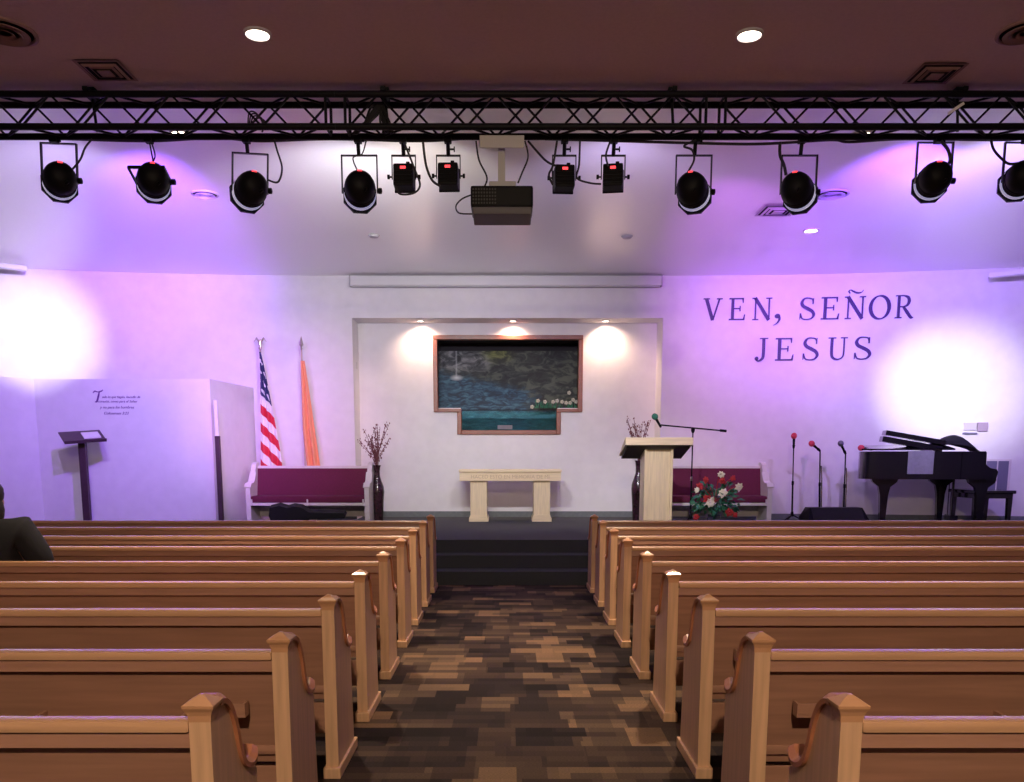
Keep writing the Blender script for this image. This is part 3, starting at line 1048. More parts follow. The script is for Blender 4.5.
b = MB().box(.0, .22, -.12, .10, .022, .04, .003).xform(Matrix.Translation((tp.x, ly, STG)) @ T)
tag(b.build('open_book', M['sheet']), 'pale open booklet lying on the left lectern tray', 'book')

# ------------------------------------------------------------------ flags
def flag_pole(x, y, topz, label_thing, label, spear):
    o = thing(label_thing, label, 'flag', (x, y, STG))
    h = topz - STG
    MB().lathe([(.16, 0), (.16, .03), (.10, .07), (.03, .10), (.028, .16), (0, .16)], n=24).build('base', M['gold'], o, smooth=True)
    MB().tube([(0, 0, .1), (0, 0, h)], .014, 8).build('pole', M['pole'], o, smooth=True)
    return o, h


f1b = P(265, 466, 13.85)
f1t = P(265, 350, 13.85)
us, h = flag_pole(f1b.x, 13.85, f1t.z, 'national_flag', 'furled striped flag with blue starred corner behind the left stage pew', False)
# eagle ornament
b = MB()
b.sphere((0, 0, h + .03), .03, 10).tube([(0, 0, h + .05), (0, .0, h + .14), (.02, 0, h + .17)], [.02, .026, .012], 8)
for s in (-1, 1):
    b.tube([(0, .01, h + .11), (s * .06, .01, h + .19), (s * .10, .01, h + .13)], [.012, .018, .006], 6)
b.build('eagle_finial', M['gold'], us, smooth=True)


def flag_material():
    m = bpy.data.materials.new('striped_flag_cloth')
    t, bs = nt(m)
    bs.inputs['Roughness'].default_value = .7
    uv = t.nodes.new('ShaderNodeUVMap')
    sep = t.nodes.new('ShaderNodeSeparateXYZ')
    t.links.new(uv.outputs[0], sep.inputs[0])
    U, V = sep.outputs[0], sep.outputs[1]

    def ma(op, a, bb=None):
        n = t.nodes.new('ShaderNodeMath'); n.operation = op
        for i, v in enumerate((a, bb)):
            if v is None: continue
            if isinstance(v, (int, float)): n.inputs[i].default_value = v
            else: t.links.new(v, n.inputs[i])
        return n.outputs[0]
    # V counts stripes down from the top of the striped part; U runs along a stripe
    st = ma('LESS_THAN', ma('FRACT', ma('MULTIPLY', V, .5)), .5)
    canton = ma('LESS_THAN', V, 0)
    du = ma('SUBTRACT', ma('FRACT', ma('MULTIPLY', U, 6.0)), .5)
    dv = ma('SUBTRACT', ma('FRACT', ma('MULTIPLY', V, 1.0)), .5)
    star = ma('LESS_THAN', ma('ADD', ma('MULTIPLY', du, du), ma('MULTIPLY', dv, dv)), .06)

    def rgb(c):
        n = t.nodes.new('ShaderNodeRGB'); n.outputs[0].default_value = (*c, 1); return n.outputs[0]

    def mixc(f, a, c):
        n = t.nodes.new('ShaderNodeMix'); n.data_type = 'RGBA'
        t.links.new(f, n.inputs[0]); t.links.new(a, n.inputs[6]); t.links.new(c, n.inputs[7])
        return n.outputs[2]
    stripes = mixc(st, rgb((.62, .02, .05)), rgb((.80, .78, .80)))
    blue = mixc(star, rgb((.02, .025, .12)), rgb((.8, .8, .82)))
    t.links.new(mixc(canton, stripes, blue), bs.inputs['Base Color'])
    return m


def draped(parent, x_l, x_r, zt_, zb_, m, depth, folds, uvfun, name='cloth', seed=1, left_drift=0):
    """hanging cloth gathered at a pole: x_l/x_r are functions of s in 0..1 from top to bottom"""
    me = bpy.data.meshes.new(name)
    nu, nv = 40, 48
    vs, fs, uvs = [], [], []
    for j in range(nv + 1):
        s = j / nv
        a, c = x_l(s), x_r(s)
        for i in range(nu + 1):
            u = i / nu
            w = .25 + .75 * s
            y = depth * w * math.sin(u * PI * 2 * folds + .9 * seed + s * 1.2) * (.4 + .6 * math.sin(u * PI))
            x = a + (c - a) * u
            z = zt_ + (zb_ - zt_) * s - .05 * u * s + .02 * s * math.sin(u * PI * 2 * folds)
            vs.append((x, y - .02, z)); uvs.append((x, z))
    for j in range(nv):
        for i in range(nu):
            k = j * (nu + 1) + i
            fs.append((k, k + 1, k + nu + 2, k + nu + 1))
    me.from_pydata(vs, [], fs)
    ul = me.uv_layers.new(name='UVMap')
    for l in me.loops:
        ul.data[l.index].uv = uvfun(*uvs[l.vertex_index])
    for p in me.polygons:
        p.use_smooth = True
    me.materials.append(m)
    o = bpy.data.objects.new(name, me); COL.objects.link(o); o.parent = parent
    sd = o.modifiers.new('thickness', 'SOLIDIFY'); sd.thickness = .006
    return o


pxm = 842 / 13.75          # pixels per metre there
ztop = P(265, 352, 13.85).z - STG
zbot = .62
def us_uv(x, z):
    dz = ztop - z
    t_ = dz - 1.05 * (x + .03)
    return (x * 3.0 + z * .8, (t_ - .66) / .155)
draped(us, lambda s: -.012 - .07 * s ** 1.5, lambda s: .012 + .28 * min(1, s * 1.25) ** .9, ztop, zbot, flag_material(), .05, 2.5, us_uv)
f2 = P(301.5, 350, 13.88)
og, h2 = flag_pole(f2.x, 13.88, f2.z, 'orange_flag', 'plain orange flag on a pole behind the left stage pew', True)
b = MB().lathe([(.012, h2), (.02, h2 + .02), (.01, h2 + .04), (.035, h2 + .08), (.022, h2 + .14), (0, h2 + .22)], n=10)
b.build('spear_finial', M['gold'], og, smooth=True)
zt2 = P(302, 361, 13.88).z - STG
draped(og, lambda s: -.015 + .0 * s + .16 * max(0, s - .55), lambda s: .05 + .24 * s, zt2, .62, M['orange'], .05, 2.0, lambda x, z: (x, z), seed=2.3)

# ------------------------------------------------------------------ stage pews
def stage_pew(px0, px1, label):
    Y = 12.98
    a = P(px0, 500, Y); c = P(px1, 500, Y)
    W = (c.x - a.x) / 2
    o = thing('stage_pew', label, 'pew', ((a.x + c.x) / 2, Y, STG), group='burgundy pews on the stage')
    hb = P(300, 466.5, Y + .5).z - STG
    prof = [(0, 0), (0, .60), (.05, .64), (.12, .63), (.20, .66), (.30, .80), (.36, .93), (.42, hb + .06), (.52, hb + .07), (.54, hb + .03), (.52, .5), (.54, 0)]
    for s in (-1, 1):
        x = s * (W - .035)
        e = MB().prism([(y, z) for y, z in prof], 'X', x - .035, x + .035).build('end_panel', M['white_wood'], o)
        MB().prism([(-.02, .585), (.0, .61), (.05, .655), (.13, .645), (.205, .68), (.30, .815), (.30, .795), (.21, .65), (.13, .615), (.05, .625), (.0, .575)], 'X', x - .05, x + .05).build('arm_cap', M['white_wood'], e)
    wi = W - .07
    MB().prism([(.40, .42), (.475, hb - .02), (.445, hb - .02), (.36, .42)], 'X', -wi, wi).build('back_cushion', M['burgundy'], o)
    MB().box(-wi, wi, .44, .50, hb - .03, hb + .012, .008).build('top_rail', M['white_wood'], o)
    MB().box(-wi, wi, .47, .50, .1, hb - .03).build('back_panel', M['white_wood'], o)
    MB().box(-wi, wi, -.01, .44, .345, .45, .03).build('seat_cushion', M['burgundy'], o, smooth=True)
    b = MB().box(-wi, wi, .0, .46, .30, .345, .004)
    b.build('seat', M['white_wood'], o)
    b = MB()
    for x in (-wi + .02, 0, wi - .02):
        b.box(x - .012, x + .012, -.018, .0, .30, .40, .003)
    b.build('cushion_clip', M['white_wood'], o)
    return o


stage_pew(246, 369, 'white-framed pew with burgundy cushions on the left of the stage')
stage_pew(655, 772, 'white-framed pew with burgundy cushions behind the pulpit')

# guitar bag lying under the left stage pew
q = P(290, 515, 12.85)
b = MB()
out = [(-.30, .0), (-.27, .13), (-.12, .17), (.0, .13), (.10, .16), (.22, .14), (.32, .06), (.85, .045), (.88, 0), (.85, -.045), (.32, -.06), (.22, -.14), (.10, -.16), (.0, -.13), (-.12, -.17), (-.27, -.13)]
b.prism([(x, z) for x, z in out], 'Y', -.06, .06)
b.xform(Matrix.Rotation(math.radians(22), 4, 'X'))
lo = min(v.co.z for v in b.bm.verts)
tag(b.build('guitar_bag', M['cloth_black'], loc=(q.x, 12.8, STG - lo)), 'black guitar bag lying before the left stage pew', 'guitar bag')

# ------------------------------------------------------------------ vases with dry branches
def floor_vase(x, y, label, seed, hs=1.0, spread=1.0):
    o = thing('floor_vase', label, 'vase', (x, y, STG), group='tall floor vases with branches')
    prof = [(.075, 0), (.082, .02), (.085, .10), (.10, .35), (.112, .50), (.105, .58), (.075, .66), (.05, .74), (.046, .82), (.055, .90), (.068, .93), (.06, .93), (.04, .84), (0, .80)]
    MB().lathe([(r, z * hs) for r, z in prof], n=28).build('vase', M['vase'], o, smooth=True)
    r = random.Random(seed)
    b = MB(); bb = b
    for k in range(22):
        a = r.uniform(0, 2 * PI); sp = r.uniform(.04, .32) * spread; L = r.uniform(.28, .68)
        pts = [(0, 0, .85 * hs), (sp * .3 * math.cos(a), sp * .3 * math.sin(a), .92 * hs + L * .4), (sp * math.cos(a) + r.uniform(-.03, .03), sp * math.sin(a) * .6, .92 * hs + L)]
        pts = catmull(pts, 5)
        b.tube(pts, .004, 5)
        for q_ in pts[3:]:
            for j in range(2):
                bb.sphere(q_ + Vector((r.uniform(-.025, .025), r.uniform(-.025, .025), r.uniform(-.03, .03))), r.uniform(.005, .011), 6, (1, 1, 1.6))
    b.build('branches', M['twig'], o)
    return o


v = P(378, 520, 13.5)
floor_vase(v.x, 13.5, 'tall dark vase of dry red branches beside the left stage pew', 3, .99)
v = P(637.5, 520, 13.6)
floor_vase(v.x, 13.6, 'tall dark vase of dry branches half hidden behind the pulpit', 8, 1.07, .85)

# ------------------------------------------------------------------ communion table
ty = 13.62
a = P(459.5, 480, ty); c = P(561, 480, ty)
zt_ = P(508, 469.5, ty).z - STG
tb = thing('communion_table', 'pale oak communion table on two broad legs in the niche', 'table', ((a.x + c.x) / 2, ty, STG))
W = (c.x - a.x) / 2
MB().box(-W - .01, W + .01, -.02, .58, zt_ - .045, zt_, .01).build('tabletop', M['oak_h'], tb)
ap = MB().box(-W, W, 0, .56, zt_ - .185, zt_ - .045, .004).build('apron', M['oak_h'], tb)
b = MB()
b.box(-W + .18, W - .18, -.004, .004, zt_ - .165, zt_ - .16).box(-W + .18, W - .18, -.004, .004, zt_ - .065, zt_ - .06)
b.build('moulding', M['oak_h'], ap)
tx = text_mesh('HACED ESTO EN MEMORIA DE MI', .085, 0, (0, -.002, zt_ - .145), 0, M['oak_dark'], 'inscription', ap)
for s in (-1, 1):
    cx_ = s * (P(542, 500, ty).x - P(478.5, 500, ty).x) / 2
    w = .135
    lg = MB().box(cx_ - w, cx_ + w, .06, .48, .1, zt_ - .185, .006).build('leg', M['oak'], tb)
    MB().prism([(-w - .025, 0), (w + .025, 0), (w + .025, .05), (w, .11), (-w, .11), (-w - .025, .05)], 'Y', .035, .505).xform(Matrix.Translation((cx_, 0, 0))).build('plinth', M['oak_h'], lg)

# ------------------------------------------------------------------ pulpit
py_ = 11.75
cx_ = P(658.5, 480, py_).x
pu = thing('pulpit', 'pale oak pulpit with sloping dark-bottomed top before the right stage pew', 'pulpit', (cx_, py_, STG))
za = P(658, 444.5, py_).z - STG
W = .20
MB().box(-W + .035, W - .035, .03, .36, .05, za + .03, .004).build('column', M['oak'], pu)
for s in (-1, 1):
    MB().box(s * W - .0175 - s * .018, s * W + .0175 - s * .018, 0, .39, .05, za + .0, .005).build('side_panel', M['oak'], pu)
MB().box(-W - .04, W + .04, -.04, .43, 0, .05, .008).build('plinth', M['oak_h'], pu)
x0 = P(625.5, 440, py_ - .12).x - cx_; x1 = P(693, 440, py_ - .12).x - cx_
zt_ = P(658, 437.5, py_ - .12).z - STG
zl = P(658, 445, py_ - .12).z - STG
MB().prism([(-.14, zl), (-.14, zt_), (-.11, zt_), (.52, zt_ - .22), (.52, zt_ - .25), (-.10, zl)], 'X', x0, x1).build('desk_top', M['oak_h'], pu)
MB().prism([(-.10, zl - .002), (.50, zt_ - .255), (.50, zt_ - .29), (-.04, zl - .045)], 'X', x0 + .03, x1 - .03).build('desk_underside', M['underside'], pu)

# ------------------------------------------------------------------ microphones and stands
def tripod(o, r=.28, h=.16, m='black'):
    for k in range(3):
        a = PI / 2 + k * 2 * PI / 3 + .25
        MB().tube([(0, 0, h), (r * math.cos(a), r * math.sin(a), .012)], [.011, .009], 8).build('leg', M[m], o, smooth=True)
    MB().lathe([(.022, h - .03), (.026, h), (.02, h + .04), (.014, h + .05)], n=12).build('collar', M[m], o, smooth=True)


def microphone(loc, dirv, m_head, label):
    d = Vector(dirv).normalized()
    o = thing('microphone', label, 'microphone', loc, group='stage microphones')
    q = Vector((0, 0, 1)).rotation_difference(d).to_matrix().to_4x4()
    MB().lathe([(.013, -.15), (.016, -.14), (.02, -.02), (.024, -.005), (.0, -.005)], n=14).xform(q).build('handle', M['black'], o, smooth=True)
    MB().sphere((0, 0, .03), .046, 14, (1, 1, 1.08)).xform(q).build('windscreen', m_head, o, smooth=True)
    return o


def mic_stand(px_top, py_top, px_bot, Y, mhead, mdir, label, mlabel, thick=.011, double=False):
    t_ = P(px_top, py_top, Y)
    x_b = P(px_bot, 515, Y).x
    o = thing('microphone_stand', label, 'microphone stand', (x_b, Y, STG), group='microphone stands')
    tripod(o)
    dx = t_.x - x_b; H = t_.z - STG - .12
    MB().tube([(0, 0, .14), (dx * .5, 0, H * .55)], thick * 1.25, 10).build('lower_pole', M['black'], o, smooth=True)
    if double:
        MB().tube([(.028, 0, .14), (dx * .5 + .028, 0, H * .62), (dx * .75 + .02, 0, H * .80)], thick * .7, 8).build('folded_boom', M['chrome'], o, smooth=True)
    MB().tube([(dx * .5, 0, H * .55), (dx, 0, H)], thick * .85, 10).build('upper_pole', M['black'], o, smooth=True)
    MB().lathe([(.018, -.03), (.02, 0), (.018, .03)], (dx * .5, 0, H * .55), n=12).build('clutch', M['black'], o, smooth=True)
    d = Vector(mdir).normalized()
    MB().tube([(dx, 0, H), Vector((dx, 0, H)) + d * .05], [.016, .024], 10).build('clip', M['black'], o, smooth=True)
    microphone(Vector((x_b, Y, STG)) + Vector((dx, 0, H)) + d * .16, d, M[mhead], mlabel)


mic_stand(794, 440.5, 792, 13.0, 'mic_red', (-.05, -.1, 1), 'straight thin black microphone stand next to the right stage pew', 'red-headed microphone on the thin stand next to the stage pew')
mic_stand(820.5, 443, 819.5, 13.0, 'mic_red', (-.75, -.2, .55), 'black and chrome microphone stand in the middle of the three by the piano', 'tilted red-headed microphone on the middle stand of the three', .013, True)
mic_stand(846, 446, 843.5, 13.0, 'mic_grey', (-.5, -.2, .8), 'leaning black microphone stand closest to the piano', 'dark grey microphone on the stand closest to the piano', .012, True)
# boom stand beside the pulpit
Y = 12.5
tt = P(693, 429, Y); xb2 = P(690.5, 515, Y).x
o = thing('boom_stand', 'black boom microphone stand standing beside the pulpit', 'microphone stand', (xb2, Y, STG))
tripod(o)
H = tt.z - STG; dx = tt.x - xb2
MB().tube([(0, 0, .14), (dx * .5, 0, H * .5)], .014, 10).build('lower_pole', M['black'], o, smooth=True)
MB().tube([(dx * .5, 0, H * .5), (dx, 0, H)], .010, 10).build('upper_pole', M['black'], o, smooth=True)
MB().lathe([(.018, -.03), (.02, 0), (.018, .03)], (dx * .5, 0, H * .5), n=12).build('clutch', M['chrome'], o, smooth=True)
MB().lathe([(.013, -.05), (.028, -.02), (.03, .02), (.014, .035)], (dx, 0, H - .01), n=12).build('boom_clamp', M['black'], o, smooth=True)
e0 = P(661, 425, Y - .25) - Vector((xb2, Y, STG)); e1 = P(726, 431, Y + .1) - Vector((xb2, Y, STG))
MB().tube([e0, e1], .011, 8).build('boom', M['black'], o, smooth=True)
dv = (e1 - e0).normalized()
MB().tube([e1 - dv * .10, e1], .02, 10).build('counterweight', M['black'], o, smooth=True)
md = Vector((-.5, -.1, .8)).normalized()
microphone(Vector((xb2, Y, STG)) + e0 + md * .11 + Vector((-.02, 0, 0)), md, M['mic_green'], 'green-headed microphone at the end of the boom over the pulpit')

# ------------------------------------------------------------------ floor monitors
def monitor(px0, px1, pyt, Y, label):
    a = P(px0, 515, Y); c = P(px1, 515, Y)
    W = (c.x - a.x) / 2
    h = P(px0, pyt, Y + .1).z - STG
    o = thing('floor_monitor', label, 'speaker', ((a.x + c.x) / 2, Y, STG))
    b = MB()
    b.prism([(0, 0), (0, h * .35), (.16, h), (.36, h), (.42, h * .5), (.42, 0)], 'X', -W, W)
    for v_ in b.bm.verts:
        if v_.co.z > h * .9: v_.co.x *= .86
    b.build('cabinet', M['black'], o)
    b = MB().prism([(-.006, h * .37), (.148, h * .985), (.158, h * .985), (.004, h * .37)], 'X', -W * .82, W * .82)
    b.build('grille', M['cloth_black'], o)
    b = MB().box(-W * .87 - .012, -W * .87 + .004, .2, .3, h * .45, h * .55, .004).build('handle', M['rubber'], o)


monitor(809, 871, 508, 12.2, 'black wedge floor monitor in front of the microphone stands')

# ------------------------------------------------------------------ flower arrangement
fy = 12.0
fc = P(714, 520, fy)
o = thing('flower_arrangement', 'red and white flower arrangement in a glass vase near the pulpit', 'flowers', (fc.x, fy, STG))
MB().lathe([(.08, 0), (.11, .03), (.12, .12), (.09, .2), (.10, .24), (.092, .24), (.08, .2), (.10, .12), (.09, .04), (0, .03)], n=24).build('vase', M['glass'], o, smooth=True)
r = random.Random(5)
b = MB()
cz = .46
for k in range(260):
    a = r.uniform(0, 2 * PI); e_ = r.uniform(-.5, 1.2)
    d = Vector((math.cos(a) * math.cos(e_), math.sin(a) * math.cos(e_) * .8, math.sin(e_)))
    R = r.uniform(.10, .32)
    p = Vector((0, 0, cz - .06)) + d * R
    s = d.cross(Vector((r.uniform(-1, 1), r.uniform(-1, 1), r.uniform(-1, 1)))).normalized()
    tip = p + d * r.uniform(.06, .13) + Vector((0, 0, -.03))
    w = r.uniform(.022, .042)
    m_ = (p + tip) / 2 + Vector((0, 0, .015))
    b.quad(p, m_ + s * w, tip, m_ - s * w)
for k in range(18):
    a = k * .7
    b.tube([(0, 0, .15), (.12 * math.cos(a), .1 * math.sin(a), cz)], .004, 5)
b.build('foliage', M['leaf'], o)


def bloom(px, py, R, m, n=7, nm='flower', yoff=-.24):
    p = P(px, py, fy + yoff) - Vector((fc.x, fy, STG))
    g = MB()
    for lay, (k0, dep) in enumerate(((1.15, .1), (.75, .45))):
        for j in range(n):
            a = (j + .5 * lay) * 2 * PI / n + r.uniform(-.2, .2)
            d = Vector((math.cos(a), -dep, math.sin(a)))
            q_ = Vector((-math.sin(a), 0, math.cos(a)))
            L = R * k0 * r.uniform(.8, 1.15); w_ = R * .42
            m1 = p + d * L * .55 + Vector((0, -.012, 0))
            c0_, t0_ = p, p + d * L + Vector((0, .012, 0))
            g.quad(c0_, m1 + q_ * w_, t0_, m1 - q_ * w_)
    g.sphere(p + Vector((0, -R * .25, 0)), R * .22, 8)
    g.build(nm, M[m], o, smooth=True)


for x, y_, R, m_ in ((721, 474.5, .05, 'white_petal'), (739, 487, .055, 'white_petal'), (723, 493, .065, 'white_petal'), (710, 502, .075, 'white_petal'), (697, 490, .04, 'white_petal'),
                    (707, 499, .06, 'red'), (700, 486, .05, 'red'), (706, 480, .045, 'red'), (722, 481, .05, 'red'), (729, 512, .06, 'red'), (733, 478, .04, 'red'), (696, 517, .045, 'red'), (735, 515, .04, 'red')):
    bloom(x, y_, R, m_)
b = MB()
for x, y_ in ((733, 478), (739, 486), (721, 474), (699, 484), (706, 479)):
    p = P(x, y_, fy - .24) - Vector((fc.x, fy, STG))
    b.tube(catmull([(0, 0, .4), (p.x * .6, p.y * .5, p.z * .9), p], 5), .005, 5)
b.build('stem', M['red'], o)

# ------------------------------------------------------------------ grand piano
gy = 12.5
A = P(863, 452, gy)
PROT = math.radians(-12)
gp = thing('grand_piano', 'black grand piano standing at the right of the stage', 'piano', (A.x, gy, STG), PROT)
gp.scale = (1, 1, 1)
PM = Matrix.Translation((A.x, gy, STG)) @ Matrix.Rotation(PROT, 4, 'Z')
Xr = P(976, 452, gy).x - A.x
Xk = P(986, 470, gy).x - A.x
zt_ = P(900, 451.5, gy).z - STG
zb_ = P(900, 479, gy).z - STG
zk = P(990, 469, gy).z - STG
D = 1.3
outline = [(Xr, 0), (.20, 0), (.07, .03), (.015, .12), (0, .26), (.03, .42), (.14, .52), (.32, .58), (.52, .66), (.72, .82), (.90, 1.05), (1.08, 1.24), (1.28, D), (Xr, D)]
q = [(v.x, v.y) for v in catmull([(a, b_, 0) for a, b_ in outline[1:-1]], 4)]
inner = [(Xr - .32, 0)] + q + [(Xr - .32, D)]
MB().prism(inner, 'Z', zb_, zt_).build('case', M['piano'], gp, smooth=True, angle=30)
for y0 in (0, D - .06):
    MB().prism([(Xr - .33, zt_), (Xr - .01, zt_), (Xr, zt_ - .02), (Xr + .005, zk + .07), (Xr + .06, zk + .02), (Xk - .02, zk), (Xk, zk - .04), (Xk - .02, zb_), (Xr - .33, zb_)], 'Y', y0, y0 + .06).build('arm', M['piano'], gp)
MB().box(Xr - .33, Xk - .01, .06, D - .06, zb_, zb_ + .10, .004).build('keybed', M['piano'], gp)
b = MB()
for k in range(52):
    w = (D - .16) / 52
    b.box(Xr - .14, Xk - .03, .08 + k * w, .08 + (k + .94) * w, zb_ + .10, zb_ + .125)
b.build('white_keys', M['ivory'], gp)
b = MB()
for k in range(51):
    if k % 7 in (2, 6): continue
    w = (D - .16) / 52
    b.box(Xr - .14, Xr - .04, .08 + (k + .7) * w, .08 + (k + 1.25) * w, zb_ + .126, zb_ + .14)
b.build('black_keys', M['piano'], gp)
MB().prism([(Xr - .33, zb_ + .1), (Xr - .16, zb_ + .1), (Xr - .24, zt_ - .02), (Xr - .33, zt_ - .02)], 'Y', .06, D - .06).build('fallboard', M['piano'], gp)
# lid, slightly raised on the far side, and front flap folded back
lid = MB().prism([(-.02, .0)] + [(x, y) for x, y in q] + [(Xr - .42, D)] + [(Xr - .42, 0)], 'Z', 0, .02)
lid.xform(Matrix.Translation((0, 0, zt_ + .02)) @ Matrix.Rotation(math.radians(6.0), 4, 'X'))
lid.build('lid', M['piano'], gp)
xa2 = P(882, 440, gy + .1).x - A.x; xb2_ = P(937, 448, gy + .1).x - A.x
za2 = P(882, 436, gy + .1).z - STG; zb2 = P(937, 446.5, gy + .1).z - STG
fl = MB()
ang = math.atan2(za2 - zb2, xb2_ - xa2)
Lf = math.hypot(xb2_ - xa2, za2 - zb2)
fl.box(0, Lf, .0, .26, .015, .085, .004)
fl.build('front_flap', M['piano'], gp).matrix_local = Matrix.Translation((xa2, .1, za2)) @ Matrix.Rotation(ang, 4, 'Y')
fl = MB().box(-.02, Lf * .98, .02, .24, -.085, -.005, .004)
fl.build('music_desk', M['piano'], gp).matrix_local = Matrix.Translation((xa2, .1, za2)) @ Matrix.Rotation(ang, 4, 'Y')
# legs
for px, yy in ((878, .22), (918, 1.05), (967, .14)):
    x = P(px, 500, gy + yy).x - A.x
    b = MB()
    prof = [(-.19, zb_), (.19, zb_), (.17, zb_ - .05), (.085, zb_ - .12), (.058, zb_ - .25), (.04, .10), (.04, .05), (-.04, .05), (-.04, .10), (-.058, zb_ - .25), (-.085, zb_ - .12), (-.17, zb_ - .05)]
    b.prism([(x + a, z) for a, z in prof], 'Y', yy - .055, yy + .055)
    lg = b.build('leg', M['piano'], gp)
    b = MB().lathe([(.028, -.02), (.028, .02)], (x, yy, .028), 'X', 14).box(x - .02, x + .02, yy - .01, yy + .01, .02, .055)
    b.build('caster', M['brass'], lg)
xp = P(937, 500, gy + .6).x - A.x
b = MB()
b.box(xp - .04, xp - .015, .55, .6, .16, zb_, .004).box(xp + .015 - .055, xp + .04 - .08, .7, .75, .16, zb_, .004).box(xp - .06, xp + .05, .5, .8, .08, .17, .008)
b.build('pedal_lyre', M['piano'], gp)
for k in range(3):
    MB().box(xp + .04, xp + .16, .57 + k * .07, .60 + k * .07, .085, .1, .004).build('pedal', M['brass'], gp)
# prop rod like slim stick at the tail end
# cloth bundle on the music desk end
c0 = P(941, 449, gy + .4)
b = MB()
nu, nv = 24, 10
grid = []
for i in range(nu + 1):
    row = []
    u = i / nu
    for j in range(nv + 1):
        v_ = j / nv
        x = -.30 + .60 * u
        env = .01 + .23 * max(0, math.sin(PI * min(1, (u * .86 + .14)))) ** .8 * (1 if u < .93 else (1 - u) / .07)
        if u < .18: env = .17 + .02 * u
        z = env * (.85 + .15 * math.sin(v_ * PI)) + .012 * math.sin(9 * u + 5 * v_)
        row.append(b.bm.verts.new((x, -.2 + .4 * v_, max(.01, z) * math.sin(PI * (v_ * .9 + .05)) ** .35)))
    grid.append(row)
for i in range(nu):
    for j in range(nv):
        b.bm.faces.new((grid[i][j], grid[i + 1][j], grid[i + 1][j + 1], grid[i][j + 1]))
o = b.xform(PM @ Matrix.Translation((c0.x - A.x, .45, zt_ + .002))).build('crumpled_cloth', M['cloth_black'], smooth=True)
sd = o.modifiers.new('thickness', 'SOLIDIFY'); sd.thickness = .012
tag(o, 'black crumpled cloth lying on the keyboard end of the piano', 'cloth')
# thin grey sheet added as the reflection on the polished side
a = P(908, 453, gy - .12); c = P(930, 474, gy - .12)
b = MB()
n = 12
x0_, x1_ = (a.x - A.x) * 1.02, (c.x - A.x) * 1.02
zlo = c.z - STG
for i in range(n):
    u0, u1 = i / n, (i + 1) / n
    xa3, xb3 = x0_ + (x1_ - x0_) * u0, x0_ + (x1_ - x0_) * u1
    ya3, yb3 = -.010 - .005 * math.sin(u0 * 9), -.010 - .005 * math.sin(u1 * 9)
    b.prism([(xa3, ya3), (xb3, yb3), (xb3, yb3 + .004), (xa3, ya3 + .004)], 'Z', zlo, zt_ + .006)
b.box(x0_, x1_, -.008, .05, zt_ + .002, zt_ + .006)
tag(b.xform(PM).build('side_reflection', M['reflection_grey'], smooth=True), 'grey sheet standing in for a reflection on the near side of the piano', 'cloth')
# microphone at the tail
mp_ = PM @ Vector((.02, .12, zt_ + .05))
microphone(mp_, (-.9, -.1, .12), M['mic_red'], 'pinkish microphone lying at the tail of the piano lid')
# bench
x0b = P(974, 500, 12.3); x1b = P(1016, 500, 12.3)
zt3 = P(995, 490.5, 12.3).z - STG
bn = thing('piano_bench', 'black wooden piano bench at the right end of the piano', 'bench', ((x0b.x + x1b.x) / 2, 12.3, STG))
W = (x1b.x - x0b.x) / 2
MB().box(-W, W, 0, .75, zt3 - .05, zt3, .012).build('seat', M['piano'], bn)
MB().box(-W + .03, W - .03, .03, .72, zt3 - .12, zt3 - .05, .004).build('apron', M['piano'], bn)
for x in (-W + .06, W - .06):
    for yy in (.07, .68):
        MB().prism([(x - .035, zt3 - .12), (x + .035, zt3 - .12), (x + .022, 0), (x - .022, 0)], 'Y', yy - .03, yy + .03).build('leg', M['piano'], bn)

# two slate grey upright panels in a pale frame behind the bench
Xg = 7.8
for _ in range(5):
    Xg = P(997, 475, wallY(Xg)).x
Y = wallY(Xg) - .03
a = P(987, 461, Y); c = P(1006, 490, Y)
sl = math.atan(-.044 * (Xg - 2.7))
o = thing('wall_slate_panels', 'slate grey upright wall panel behind the piano bench', 'wall panel', ((a.x + c.x) / 2, Y - .01, (a.z + c.z) / 2), sl)
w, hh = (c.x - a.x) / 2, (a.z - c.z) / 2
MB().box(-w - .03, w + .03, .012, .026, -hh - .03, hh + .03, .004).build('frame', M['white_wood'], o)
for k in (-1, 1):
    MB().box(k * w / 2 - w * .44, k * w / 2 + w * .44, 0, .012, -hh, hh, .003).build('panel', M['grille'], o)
# small wall devices
def wall_dev(px0, py0, px1, py1, label, name, cat, m):
    X = 7.2
    for _ in range(5):
        X = P((px0 + px1) / 2, (py0 + py1) / 2, wallY(X)).x
    Y = wallY(X) - .01
    a = P(px0, py0, Y); c = P(px1, py1, Y)
    w, hh = (c.x - a.x) / 2, (a.z - c.z) / 2
    o = MB().box(-w, w, -.03, .012, -hh, hh, .004).build(name, M[m], loc=((a.x + c.x) / 2, Y, (a.z + c.z) / 2))
    o.rotation_euler = (0, 0, math.atan(-.044 * (X - 2.7)))
    tag(o, label, cat)
wall_dev(964, 422.5, 975.5, 430, 'pale framed wall notice above the piano bench, larger left one', 'wall_notice', 'notice', 'plate')
wall_dev(978, 422.5, 986.5, 431.5, 'pale square control box right of the notice above the piano', 'control_box', 'control box', 'lilac')
wall_dev(963, 432.5, 976, 434.5, 'narrow dark strip below the pale wall notice', 'wall_strip', 'strip', 'grille')

